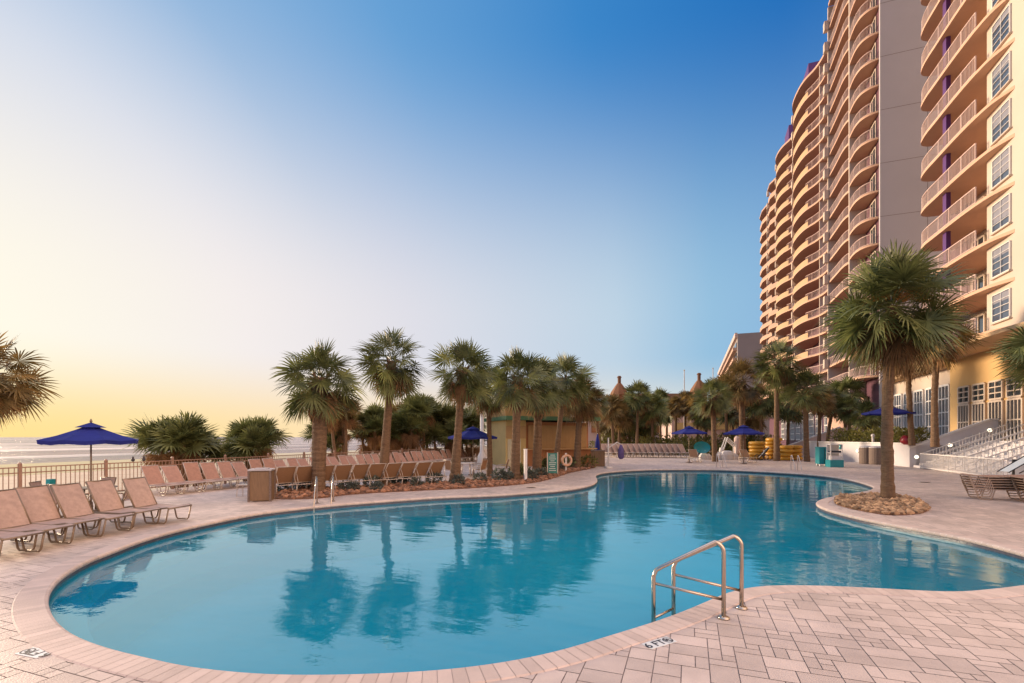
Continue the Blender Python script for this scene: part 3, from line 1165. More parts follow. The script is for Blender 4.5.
def crown_meshes(seed, n, nseg, e_hi=86, e_lo=-58, dead=10, flat=1.0, pet=0.52):
    """crown of reach 1: (green, dead) builders"""
    rnd = random.Random(seed)
    gm, dm = MB(), MB()
    for i in range(n + dead):
        isdead = i >= n
        f = (i + 0.5) / n if not isdead else 1.0
        az = i * 2.39996 + rnd.uniform(-0.35, 0.35)
        el = e_hi + (e_lo - e_hi) * f ** 0.85 + rnd.uniform(-15, 15)
        if isdead:
            el = rnd.uniform(-82, -38)
        el = R(el)
        out = Vector((math.cos(az), math.sin(az), 0))
        d0 = (out * math.cos(el) + Vector((0, 0, 1)) * math.sin(el)).normalized()
        lp = pet * rnd.uniform(0.72, 1.10) * (0.92 if el > R(60) else 1.0)
        if isdead:
            lp *= 0.75
        sag = 0.05 + 0.12 * (1 - math.sin(max(el, -0.3)))
        a = d0 * 0.05
        b = d0 * lp * 0.55 - Vector((0, 0, sag * lp * 0.25))
        c_ = d0 * lp - Vector((0, 0, sag * lp))
        mb_ = dm if isdead else gm
        stalk(mb_, a, b, c_, 0.011, rnd.random() * 0.6)
        ax = (c_ - b).normalized()
        ax = (ax - Vector((0, 0, 0.02 + 0.22 * rnd.random()))).normalized()
        side = ax.cross(Vector((0, 0, 1)))
        if side.length < 0.05:
            side = Vector((math.sin(az), -math.cos(az), 0))
        side.normalize()
        roll = rnd.uniform(-1.0, 1.0)
        nr = side.cross(ax).normalized()
        nr = (nr * math.cos(roll) + side * math.sin(roll)).normalized()
        fan(mb_, c_, ax, nr, (1 - pet) * rnd.uniform(0.92, 1.12) * (0.8 if isdead else 1.0), nseg, rnd,
            0.12 + 0.42 * rnd.random() if not isdead else 0.8, R(150 if not isdead else 110))
    if flat != 1.0:
        for m_ in (gm, dm):
            m_.v = [(x, y, z * flat) for x, y, z in m_.v]
    return gm, dm


def clone_scaled(mb, s):
    o_ = MB()
    o_.v = [(x * s, y * s, z * s) for x, y, z in mb.v]
    o_.f, o_.c = mb.f, mb.c
    return o_


CR = {k: crown_meshes(10 + k, n, sg, dead=dd) for k, (n, sg, dd) in enumerate(((34, 32, 15), (37, 32, 17), (33, 30, 22), (35, 32, 14), (62, 38, 28)))}
CRLOW = {k: crown_meshes(40 + k, 30, 22, 88, 8, 6, 1.0, 0.46) for k in range(3)}
CRFAR = {k: crown_meshes(60 + k, 42, 18, dead=12) for k in range(3)}


def palm(px, Y, cpx, cpy, rad, variant, label, z0=0.0, base_r=0.22, top_r=0.16, boots=0.0, warm=False, rz=0.0, far=False, X=None, dead_more=False, bpx=None, group=None):
    """base pixel column px at depth Y; crown centre at pixel (cpx, cpy) at the same depth; rad = reach in metres"""
    base = at(px, Y, z0)
    top = Vector(((cpx - 512) / F * Y, Y, zat(cpy - 0.12 * rad / Y * F, Y)))
    rnd = random.Random(int(px * 7 + Y * 13))
    t = thing('palm_tree', label, 'palm tree', base, 0.0, group)
    tp = top - base
    n = 9 if far else 44
    P, rr = [], []
    for i in range(n + 1):
        f = i / n
        bend = math.sin(f * PI) * 0.06 * tp.z * 0.3
        P.append(Vector((tp.x * (f ** 1.25), bend * rnd.uniform(0.6, 1.0), tp.z * f)))
        r_ = base_r + (top_r - base_r) * min(1, f * 2.2)
        if f < 0.08:
            r_ *= 1.1
        if not far:
            r_ *= 1 + 0.05 * (1 if i % 2 else -1) * rnd.uniform(0.4, 1)
        rr.append(r_)
    tr = MB().tube(P, rr, 8 if far else 14)
    if boots:
        # old leaf bases in a criss-cross over the upper trunk
        k = 0
        z = tp.z * (1 - boots)
        while z < tp.z * 0.985:
            f = z / tp.z
            c_ = Vector((tp.x * (f ** 1.25), 0, z))
            a = k * 2.39996
            o_ = Vector((math.cos(a), math.sin(a), 0))
            s_ = Vector((-math.sin(a), math.cos(a), 0))
            h = rnd.uniform(0.18, 0.34)
            e = rnd.uniform(0.10, 0.20)
            r0 = top_r * 0.95
            b0 = c_ + o_ * r0
            tr.add([b0 - s_ * 0.07, b0 + s_ * 0.07, b0 + o_ * e + Vector((0, 0, h)) + s_ * 0.03, b0 + o_ * e + Vector((0, 0, h)) - s_ * 0.03,
                    b0 + o_ * (e * 0.25) + Vector((0, 0, h))], [(0, 1, 2, 3), (1, 4, 2), (0, 3, 4), (3, 2, 4)])
            k += 1
            z += 0.035
    tr.build('trunk', M['bark'], t)
    gm, dm = (CRFAR if far else CR)[variant]
    rad *= 1.07
    cr = clone_scaled(gm, rad).build('crown', M['leaf_warm'] if warm else M['leaf'], t, False, tp)
    cr.rotation_euler = (0, 0, rz)
    dd = clone_scaled(dm, rad).build('dead_fronds', M['dead'], t, False, tp)
    dd.rotation_euler = (0, 0, rz)
    return t


# tall one in the round rock bed
t = palm(888, 15.9, 892, 314, 2.22, 4, 'tall single palm rising from the round rock bed beside the pool', base_r=0.185, top_r=0.155, z0=0.02)
sk = MB()
rnd = random.Random(5)
for (a, e, l) in ((2.6, 0.5, 1.3), (4.4, 0.65, 1.2), (5.5, 0.6, 1.3), (3.6, 0.8, 1.1)):
    for q in range(26):
        aa, ee, ll = a + rnd.uniform(-0.22, 0.22), e + rnd.uniform(-0.25, 0.25), l * rnd.uniform(0.6, 1.0)
        d = Vector((math.cos(aa) * math.cos(ee), math.sin(aa) * math.cos(ee), math.sin(ee)))
        stalk(sk, d * 0.3, d * ll * 0.6, d * ll - Vector((0, 0, ll * 0.35)), 0.016, 0.5)
tp = Vector(((892 - 512) / F * 15.9, 15.9, zat(307, 15.9))) - at(888, 15.9, 0.02)
sk.build('seed_stalks', M['seed'], t, False, tp)
palm(935, 28.5, 938, 340, 2.1, 1, 'palm half hidden behind the tall single palm, left of the stairs', z0=1.5, base_r=0.2, warm=True, rz=1.0)
palm(912, 33, 908, 352, 2.3, 2, 'slim palm rising from the hedge just left of the stair wall', z0=1.5, base_r=0.18, warm=True, rz=2.0)
palm(1068, 17.5, 1058, 352, 1.85, 3, 'palm cut by the right picture edge in front of the hotel lobby', base_r=0.22)
palm(-38, 16.5, -12, 380, 1.75, 1, 'warm brown palm cut by the left picture edge above the sea', z0=-0.45, warm=True, rz=0.5)
# the row in the rock bed
palm(318, 18.2, 320, 383, 1.72, 0, 'stout palm with rough trunk nearest the pool ladder in the rock bed', base_r=0.24, top_r=0.27, boots=0.42, rz=0.3)
palm(383, 20.8, 392, 366, 1.75, 1, 'leaning slim palm, second from the left in the rock bed', base_r=0.24, top_r=0.17, boots=0.3, rz=1.1)
palm(455, 21.8, 463, 375, 1.75, 3, 'leaning palm standing left of the blue dining umbrella', base_r=0.26, top_r=0.17, boots=0.25, rz=2.2)
palm(490, 25.5, 488, 392, 1.55, 2, 'palm with drooping brown crown behind the white lamp pole', base_r=0.16, top_r=0.13, boots=0.2, rz=4.1)
palm(515, 23.2, 518, 381, 1.7, 0, 'dark trunked palm in front of the pool bar, left of the white post', base_r=0.25, top_r=0.2, boots=0.35, rz=2.9)
palm(537, 26.2, 539, 388, 1.85, 2, 'palm with rough trunk before the bar shutter, left of the teal sign', base_r=0.27, top_r=0.22, boots=0.4, rz=5.0)
palm(556, 29, 565, 382, 1.95, 3, 'slim palm rising directly behind the teal sign board', base_r=0.19, top_r=0.15, boots=0.25, rz=0.9)
palm(577, 32, 581, 399, 1.85, 1, 'palm with drooping crown rising right behind the life ring', base_r=0.26, top_r=0.2, boots=0.3, rz=3.2, warm=True)
palm(600, 44, 595, 404, 1.6, 0, 'small dark palm beyond the right end of the pool bar', base_r=0.2, top_r=0.16, boots=0.2, rz=3.9)
# right of the pool
palm(777, 42, 778, 366, 2.5, 1, 'tall slender palm in front of the stacked yellow tubes', base_r=0.26, top_r=0.2, boots=0.2, rz=0.4)
palm(743, 47, 742, 384, 2.6, 2, 'broad shaggy palm shading the right blue umbrella', base_r=0.35, top_r=0.28, boots=0.35, rz=1.7, warm=True)
palm(807, 41, 806, 391, 2.1, 0, 'palm with dark trunk left of the teal towel cart', base_r=0.22, top_r=0.2, boots=0.2, rz=2.6)
palm(715, 41, 713, 399, 1.9, 3, 'palm standing by the small stone blocks right of the round table', base_r=0.24, top_r=0.2, boots=0.3, rz=3.7)
k = 0
for (px, Y, cpx, cpy, rad, v, lb, warm) in (
        (728, 54, 725, 392, 2.3, 0, 'shaggy palm filling the gap between the two blue pool umbrellas', True),
        (762, 52, 761, 402, 2.2, 1, 'palm partly hidden behind the tall slender palm and the tubes', False),
        (819, 47, 821, 402, 1.7, 2, 'pink trunked palm just left of the planter wall', True),
        (826, 49, 834, 404, 1.8, 1, 'short palm over the end of the planter wall', False),
        (851, 46, 849, 410, 1.5, 0, 'small spiky palm at the left end of the hedge', False),
        (637, 56, 638, 398, 2.2, 1, 'tallest pale trunked palm of the clump behind the far lounger row', False),
        (653, 57, 652, 410, 2.3, 2, 'bushy palm on the right of the clump behind the far lounger row', False),
        (619, 58, 620, 416, 2.3, 0, 'bushy palm on the left of the clump behind the far lounger row', True),
        (608, 62, 608, 424, 2.2, 1, 'low palm at the far left of the clump, next to the bar', True),
        (630, 60, 629, 424, 2.0, 2, 'low palm filling the middle of the clump behind the loungers', False),
        (646, 61, 645, 425, 2.0, 0, 'low dark palm under the right side of the clump', False),
        (676, 62, 676, 407, 1.7, 1, 'slim palm left of the flag pole in front of the pavilion', True),
        (685, 64, 686, 404, 1.9, 2, 'slim palm under the flag pole before the orange pavilion', True),
        (698, 60, 697, 409, 2.0, 0, 'palm below the right turret of the pavilion', True),
        (667, 66, 667, 412, 2.2, 0, 'palm standing over the rounded bush beside the far palm clump', False),
        (707, 58, 705, 417, 2.0, 2, 'low palm right above the round turquoise chair', False),
        (750, 56, 751, 415, 2.3, 0, 'low palm just right of the broad shaggy palm', True),
        (733, 60, 733, 412, 2.4, 1, 'low palm behind the left rim of the right blue umbrella', False),
        (788, 55, 789, 408, 2.2, 2, 'low palm right behind the tall slender palm and the ramp', False),
        (661, 70, 660, 402, 2.3, 1, 'palm rising at the right shoulder of the far palm clump', False),
        (614, 56, 611, 410, 2.1, 2, 'palm at the left shoulder of the far palm clump by the bar', True),
        (868, 42, 866, 416, 1.6, 1, 'low palm in the hedge left of the tall single palm trunk', False),
        (846, 52, 846, 396, 2.3, 0, 'palm in front of the lobby glazing left of the tall single palm', False)):
    palm(px, Y, cpx, cpy, rad, v, lb, far=True, warm=warm, base_r=0.2, top_r=0.16, rz=k * 1.3)
    k += 1


# low fan-palm shrubs behind the fence
def fan_shrub(px, Y, py, rad, v, label, z0=-0.5, warm=False, n=3):
    rnd = random.Random(int(px * 3))
    t = thing('fan_palm_shrub', label, 'shrub', at(px, Y, z0))
    g_, d_, s_ = MB(), MB(), MB()
    zc = zat(py, Y) - z0
    for i in range(n):
        a = i * 2 * PI / n + rnd.uniform(-0.4, 0.4)
        off_ = Vector((math.cos(a) * rad * 0.45, math.sin(a) * rad * 0.45, zc * rnd.uniform(0.55, 1.0) if i else zc))
        if i == 0:
            off_.x = off_.y = 0
        gm, dm = CRLOW[(v + i) % 3]
        k_ = rad * rnd.uniform(0.62, 0.8)
        rz = rnd.uniform(0, 6)
        c_, s__ = math.cos(rz), math.sin(rz)
        for src, dst in ((gm, g_), (dm, d_)):
            dst.add([((x * c_ - y * s__) * k_ + off_.x, (x * s__ + y * c_) * k_ + off_.y, max(0.02, z * k_ + off_.z)) for x, y, z in src.v], [])
            b = len(dst.v) - len(src.v)
            dst.f += [tuple(q + b for q in f_) for f_ in src.f]
            dst.c += src.c
        s_.tube([(off_.x * 0.5, off_.y * 0.5, 0), (off_.x * 0.8, off_.y * 0.8, off_.z * 0.5), tuple(off_)], [0.13, 0.11, 0.10], 7)
    s_.build('stem', M['bark'], t)
    g_.build('foliage', M['leaf_warm'] if warm else M['leaf'], t)
    d_.build('dead_fronds', M['dead'], t)
    return t


fan_shrub(186, 24.5, 440, 2.35, 0, 'wide fan palm shrub beyond the fence, just right of the blue beach umbrella', n=5)
fan_shrub(255, 27.5, 436, 2.2, 1, 'wide fan palm shrub beyond the fence above the wooden bin', n=5)
fan_shrub(333, 35, 432, 2.2, 2, 'dark fan palm shrub behind the stout palm at the fence', n=4)
fan_shrub(346, 33, 412, 2.3, 0, 'orange tinged fan palm shrub rising behind the stout palm', warm=True, n=3)
fan_shrub(376, 37, 420, 2.6, 1, 'dark fan palm shrub between the two leftmost bed palms', n=5)
fan_shrub(405, 38, 428, 2.6, 2, 'low dark fan palm shrub right of the leaning slim palm', n=5)
fan_shrub(424, 39, 410, 2.7, 0, 'tall fan palm shrub behind the fence midway along the lounger row', n=4)
fan_shrub(446, 41, 420, 2.9, 1, 'dark fan palm shrub left of the dining umbrella', warm=False, n=5)
fan_shrub(472, 43, 424, 2.8, 2, 'dark fan palm shrub behind the dining umbrella and lamp pole', n=5)
fan_shrub(412, 43, 415, 2.6, 1, 'olive fan palm shrub deepest in the thicket beyond the fence', warm=True, n=4)
fan_shrub(390, 44, 425, 2.6, 0, 'dim fan palm shrub filling the back of the thicket', n=4)


# leafy hedges and small bed plants
def leaf_clump(mb, c_, rx, ry, rz_, n, size, rnd, top=False):
    for _ in range(n):
        while True:
            v = Vector((rnd.uniform(-1, 1), rnd.uniform(-1, 1), rnd.uniform(-1, 1)))
            if 0.25 < v.length < 1:
                break
        p_ = Vector((c_[0] + v.x * rx, c_[1] + v.y * ry, c_[2] + v.z * rz_))
        d = (v.normalized() + Vector((rnd.uniform(-.8, .8), rnd.uniform(-.8, .8), rnd.uniform(-.4, .9)))).normalized()
        s = d.cross(Vector((rnd.uniform(-1, 1), rnd.uniform(-1, 1), rnd.uniform(-1, 1)))).normalized()
        l = size * rnd.uniform(0.6, 1.3)
        mb.add([p_, p_ + d * l * 0.5 + s * l * 0.22, p_ + d * l, p_ + d * l * 0.5 - s * l * 0.22], [(0, 1, 2, 3)], rnd.random())


rnd = random.Random(8)
hg = thing('hedge', 'yellow green leafy hedge along the top of the white planter wall', 'hedge', B(0, 0), -TH)
h_ = MB()
for k in range(42):
    f = k / 41
    s = 41.6 + 11 * f
    d = 15.3 - 2.4 * f + rnd.uniform(-0.2, 0.4)
    leaf_clump(h_, (d, s, 2.05 + rnd.uniform(-0.1, 0.2)), 0.55, 0.5, 0.55 + rnd.uniform(0, 0.25), 110, 0.22, rnd)
h_.build('foliage', M['shrub_leaf'], hg)
hs = MB()
for k in range(20):
    hs.tube([(15.3 - 2.4 * k / 19, 41.6 + 11 * k / 19, TERR - 0.352), (15.3 - 2.4 * k / 19, 41.7 + 11 * k / 19, 2.0)], 0.03, 5)
hs.build('stems', M['bark'], hg)
for (px, Y, w, h, lb) in ((664, 57, 3.2, 2.0, 'rounded green bush at the right end of the far lounger row'), (700, 55, 4.0, 1.5, 'dark hedge behind the blue pool umbrellas'),
                          (735, 53, 4.2, 1.6, 'dark hedge below the broad shaggy palm'), (640, 63, 6, 1.4, 'low dark hedge under the far palm clump'),
                          (610, 64, 4, 1.5, 'low bush between the pool bar and the far palms'),
                          (684, 60, 4.2, 2.3, 'tall dark shrub under the flag pole palms'), (716, 57, 4.0, 2.4, 'tall dark shrub between the two far umbrellas'), (757, 56, 3.6, 2.4, 'tall dark shrub behind the leftmost yellow stack'),
                          (628, 60, 4.2, 2.6, 'tall shrub filling the left half of the far palm clump'), (650, 60, 4.0, 2.6, 'tall shrub filling the right half of the far palm clump')):
    t = thing('bush', lb, 'bush', at(px, Y))
    h_ = MB()
    for k in range(10):
        leaf_clump(h_, (rnd.uniform(-1, 1) * w * 0.75, rnd.uniform(-0.6, 0.6), h * rnd.uniform(0.35, 0.75)), w * 0.3, 0.7, h * 0.35, 150, 0.3, rnd)
    h_.build('foliage', M['shrub_leaf'], t)
    hs = MB()
    for k in range(5):
        hs.tube([(w * (k - 2) * 0.3, 0, 0), (w * (k - 2) * 0.33, 0.1, h * 0.6)], 0.05, 5)
    hs.build('stems', M['bark'], t)

# ------------------------------------------------------------------ rock beds
def bed(poly_px, name, label, rock_m, nrock, size, seed, chips=0):
    rnd = random.Random(seed)
    poly = [gp(x, y).xy for x, y in poly_px]
    poly = np.array(catmull([tuple(p) for p in poly], 6))
    MB().prism([tuple(p) for p in poly], 0.004, 0.035).build(name + '_soil', M['mulch'])['kind'] = 'structure'
    mn, mx = poly.min(0), poly.max(0)
    m_ = MB()
    n = 0
    while n < nrock:
        P = np.stack([np.array([rnd.uniform(mn[0], mx[0]), rnd.uniform(mn[1], mx[1])]) for _ in range(200)])
        for x, y in P[inside(P, poly)]:
            s = size * rnd.choice((0.5, 0.7, 0.9, 1.0, 1.5)) * rnd.uniform(0.7, 1.2)
            vs = []
            a0 = rnd.uniform(0, 6)
            for (zz, rr_, k) in ((-0.2, 0.8, 5), (0.35, 1.0, 5)):
                for q in range(k):
                    a = a0 + 2 * PI * q / k
                    r_ = s * rr_ * rnd.uniform(0.65, 1.15)
                    vs.append((x + r_ * math.cos(a), y + r_ * math.sin(a) * 0.8, 0.04 + s * zz * rnd.uniform(0.6, 1.2)))
            vs.append((x + rnd.uniform(-.3, .3) * s, y + rnd.uniform(-.3, .3) * s, 0.04 + s * rnd.uniform(0.6, 1.0)))
            fs = [(q, (q + 1) % 5, 5 + (q + 1) % 5, 5 + q) for q in range(5)] + [(5 + q, 5 + (q + 1) % 5, 10) for q in range(5)]
            m_.add(vs, fs, rnd.random())
            n += 1
            if n >= nrock:
                break
    o = m_.build(name, rock_m)
    tag(o, label, 'rocks', kind='stuff')


bed([(274, 499), (315, 498.8), (353, 494.6), (420, 490.8), (478, 488), (529, 483.6), (548, 480), (570, 473), (593, 468), (595, 464), (575, 465.5), (545, 470),
     (515, 475.5), (470, 480.5), (420, 484), (360, 487), (300, 490), (276, 494)], 'lava_rocks', 'reddish brown rocks covering the long palm bed', M['rock'], 3400, 0.09, 3)
bed([(834, 501), (842, 497), (868, 495.5), (895, 496), (915, 501), (927, 507), (926, 512), (910, 515), (885, 515), (858, 510.5), (840, 506)], 'bark_rocks',
    'tan and brown stones round the single palm', M['chip'], 1500, 0.085, 5)

# small silvery plants in the bed
rnd = random.Random(12)
proto = None
for i, (px, py, s) in enumerate(((282, 492, .30), (293, 489, .34), (306, 489, .36), (345, 490, .30), (353, 491, .32), (372, 488, .42), (377, 491, .30), (399, 484, .50), (409, 484, .46), (417, 487, .34),
                                 (434, 484, .44), (458, 485.5, .40), (480, 482, .36), (500, 481, .50), (507, 481, .4), (531, 480, .42), (541, 477, .4), (561, 471, .34))):
    if proto is None:
        t = thing('bed_plant', 'small grey green plant growing between the reddish bed rocks', 'plant', (0, 0, 0), 0, 'small plants in the palm bed')
        m_ = MB()
        leaf_clump(m_, (0, 0, 0.55), 0.85, 0.85, 0.55, 260, 0.42, rnd)
        m_.build('foliage', M['silver_leaf'], t)
        MB().tube([(0, 0, 0), (0.02, 0, 0.5)], 0.05, 5).build('stem', M['bark'], t)
        proto = t
    else:
        t = copy_tree(proto)
    t.location = gp(px, py)
    t.scale = (s * 0.85, s * 0.85, s * 0.95)
    t.rotation_euler = (0, 0, i * 1.7)
for k, (px, py, w, h, lb) in enumerate(((543, 473.5, 0.7, 0.75, 'dark leafy bush at the foot of the palm left of the teal sign'), (572, 468.5, 0.8, 0.7, 'dark leafy bush behind the life ring post'),
                                        (520, 477.5, 0.7, 0.6, 'dark leafy bush between the white post and the dark trunked palm'))):
    t = thing('bed_bush', lb, 'plant', gp(px, py))
    m_ = MB()
    for q in range(4):
        leaf_clump(m_, (rnd.uniform(-.5, .5) * w, rnd.uniform(-.3, .3), h * rnd.uniform(.4, .7)), w * 0.55, 0.4, h * 0.45, 110, 0.2, rnd)
    m_.build('foliage', M['leaf'], t)
    MB().tube([(0, 0, 0), (0, 0, h * 0.6)], 0.04, 5).build('stem', M['bark'], t)
t = thing('bed_bush', 'bright green bushy plant beside the planter at the end of the palm bed', 'plant', gp(588, 468))
m_ = MB()
leaf_clump(m_, (0, 0, 0.4), 0.7, 0.5, 0.42, 260, 0.2, rnd)
m_.build('foliage', M['shrub_leaf'], t)
MB().tube([(0, 0, 0), (0, 0, 0.4)], 0.04, 5).build('stem', M['bark'], t)


# ------------------------------------------------------------------ sun loungers
def arc(cx, cz, r, a0, a1, n=4):
    return [(cx + r * math.cos(R(a0 + (a1 - a0) * k / n)), cz + r * math.sin(R(a0 + (a1 - a0) * k / n))) for k in range(n + 1)]


def lounger_proto(angle, label, group, seat=1.0, back=0.78, sm_=None, fm=None, n=6):
    """foot end towards +x, backrest hinge at x=0, seat height 0.36"""
    sm_, fm = sm_ or M['sling'], fm or M['bronze']
    t = thing('sun_lounger', label, 'sun lounger', (0, 0, 0), 0, group)
    W, Hs = 0.32, 0.36
    a = R(angle)
    bx, bz = -back * math.cos(a), back * math.sin(a)
    f = MB()
    for y in (-W, W):
        f.tube([(-0.55, y, Hs - 0.03), (0, y, Hs), (seat * 0.6, y, Hs - 0.015), (seat - 0.06, y, Hs + 0.03), (seat, y, Hs + 0.01)], 0.019, n)
        f.tube([(0.0, y * 0.93, Hs + 0.01), (bx, y * 0.93, Hs + bz)], 0.019, n)
    for x, z in ((seat, Hs + 0.01), (0.0, Hs), (-0.55, Hs - 0.03)):
        f.tube([(x, -W, z), (x, W, z)], 0.017, n)
    f.tube([(bx, -W * 0.93, Hs + bz), (bx, W * 0.93, Hs + bz)], 0.017, n)
    f.build('frame', fm, t, True)
    if angle > 20:
        p_ = MB()
        for y in (-W * 0.85, W * 0.85):
            p_.tube([(bx * 0.55, y, Hs + bz * 0.55), (-0.48, y, Hs - 0.02)], 0.012, n)
        p_.build('prop', fm, t, True)
    for y in (-W - 0.004, W + 0.004):
        lg = MB().tube([(seat - 0.02, y, Hs), (seat - 0.09, y, 0.06), (seat - 0.13, y, 0.02), (seat - 0.40, y, 0.02), (seat - 0.44, y, 0.06), (seat - 0.52, y, Hs - 0.01)], 0.017, n)
        lg.build('leg', fm, t, True)
        lg = MB().tube([(0.06, y, Hs - 0.01), (-0.02, y, 0.06), (-0.06, y, 0.02), (-0.38, y, 0.02), (-0.42, y, 0.06), (-0.50, y, Hs - 0.03)], 0.017, n)
        lg.build('leg', fm, t, True)

    def sheet(pa, w):
        m_ = MB()
        vs, fs = [], []
        K = len(pa)
        for (x, z) in pa:
            for q in range(5):
                y = -w + 2 * w * q / 4
                sag = -0.018 * (1 - (abs(q - 2) / 2) ** 2)
                vs.append((x, y, z + sag))
        for i in range(K - 1):
            for q in range(4):
                fs.append((i * 5 + q, (i + 1) * 5 + q, (i + 1) * 5 + q + 1, i * 5 + q + 1))
        nv = len(vs)
        vs2 = [(x, y, z - 0.006) for x, y, z in vs]
        m_.add(vs + vs2, [q[::-1] for q in fs] + [tuple(i + nv for i in q) for q in fs])
        return m_
    sheet([(0.01, Hs + 0.012), (seat * 0.3, Hs + 0.006), (seat * 0.6, Hs), (seat - 0.06, Hs + 0.04), (seat - 0.005, Hs + 0.022)], W - 0.01).build('seat', sm_, t, True)
    nx_, nz_ = math.sin(a) * 0.012, math.cos(a) * 0.012
    sheet([(bx * q + nx_, Hs + bz * q + nz_ + 0.004) for q in (0.02, 0.3, 0.65, 0.99)], W * 0.93 - 0.004).build('backrest', sm_, t, True)
    return t


ROW1 = 'loungers at the near left edge of the pool deck'
near_l = lounger_proto(62, 'x', ROW1, n=8, fm=M['bronze'])
spots = [(146, 506), (112, 510), (80, 516), (45, 520.5), (13, 527)]
labs = ['near lounger farthest from the camera, its foot end standing free beside the pool', 'near lounger second from the free end of the left row',
        'near lounger third from the free end of the left row', 'near lounger fourth from the free end of the left row',
        'near lounger whose backrest touches the left picture edge', 'near lounger showing only its foot end at the left picture edge']
wp_ = [at(x, (CAM_H - 0.38) * F / (y - HZ)) for x, y in spots]
wp_.append(wp_[-1] + (wp_[-1] - wp_[-2]))
for i, p_ in enumerate(wp_):
    o = near_l if i == 0 else copy_tree(near_l)
    o.location = (p_.x, p_.y, 0.012)
    o.rotation_euler = (0, 0, R(-10 + (i % 3) * 1.5))
    o['label'] = labs[i]

ROW2 = 'loungers lined up along the beach fence'
fl = lounger_proto(60, 'lounger in the long row with its back to the beach fence', ROW2, n=4, sm_=M['sling_warm'], fm=M['pale_frame'])
fl2 = lounger_proto(52, 'lounger in the long row with its back to the beach fence', ROW2, n=4, sm_=M['sling_warm'], fm=M['pale_frame'])
fl3 = lounger_proto(67, 'lounger in the long row with its back to the beach fence', ROW2, n=4, sm_=M['sling_warm'], fm=M['pale_frame'])
ROWP = [fl, fl2, fl3]
k = 0
s = 12.0
while s < 39.5:
    o = ROWP[k] if k < 3 else copy_tree(ROWP[random.Random(k * 5).choice((0, 0, 0, 1, 2))])
    o.location = B(-18.35, s, 0.0) + Vector((0, 0, 0.002))
    o.rotation_euler = (0, 0, -TH + R(random.Random(k).uniform(-2, 2)))
    s += 0.745
    k += 1

ROW3 = 'loungers backed up to the palm bed'
bl = lounger_proto(50, 'lounger turned towards the beach with its tan back to the palm bed', ROW3, n=4, sm_=M['sling_back'], fm=M['pale_frame'])
pa, pb = Vector((-8.55, 17.9, 0)), Vector((-3.55, 21.6, 0))
dr = (pb - pa).normalized()
ang = math.atan2(dr.x, -dr.y)
for k in range(10):
    o = bl if k == 0 else copy_tree(bl)
    p_ = pa + (pb - pa) * (k / 9)
    o.scale = (1, 1.12, 1.05)
    o.location = (p_.x, p_.y, 0.002)
    o.rotation_euler = (0, 0, math.atan2(dr.x, -dr.y) + R(7 + random.Random(k + 50).uniform(-2, 2)))

ROW4 = 'loungers in the far row under the palm clump'
far_l = lounger_proto(58, 'lounger in the far row between the pool bar and the umbrellas', ROW4, n=4, fm=M['pale_frame'])
for k in range(15):
    o = far_l if k == 0 else copy_tree(far_l)
    px = 606 + k * 5.55
    o.location = at(px, 50.5 - 0.12 * k)
    o.scale = (1.3, 1.25, 1.35)
    o.rotation_euler = (0, 0, R(-62))
for k, (px, py, rz, lb) in enumerate(((694, 463, -96, 'single tan lounger facing the pool under the round umbrella group'), (746, 463.5, -88, 'tan lounger facing the pool beside the stacked yellow tubes'),
                                      (787, 461.5, -20, 'low flat lounger standing before the rightmost yellow tube stack'))):
    o = copy_tree(bl)
    o.location = gp(px, py - 1.5)
    o.rotation_euler = (0, 0, R(rz))
    o['label'] = lb
    o['group'] = 'single loungers at the far pool edge'

# flat stack on the right
fs_ = lounger_proto(3, 'x', 'stacked loungers at the right edge of the deck', seat=1.15, back=0.72, n=6, sm_=M['sling_warm'], fm=M['tan_frame'])
k = 0
for (cx, cy, zoff, nn) in ((16.75, 16.0, 0.0, 6), (17.5, 15.0, 0.0, 6)):
    for q in range(nn):
        o = fs_ if k == 0 else copy_tree(fs_)
        o.location = (cx - 0.03 * q, cy + 0.012 * q, 0.002 + 0.085 * q)
        o.rotation_euler = (0, 0, R(158))
        which = ('left', 'right')[0 if k < 6 else 1]
        lvl = ['bottom', 'second lowest', 'third lowest', 'fourth lowest', 'second highest', 'topmost'][q]
        o['label'] = '%s lounger in the %s stack of flat tan loungers by the stairs' % (lvl, which)
        k += 1


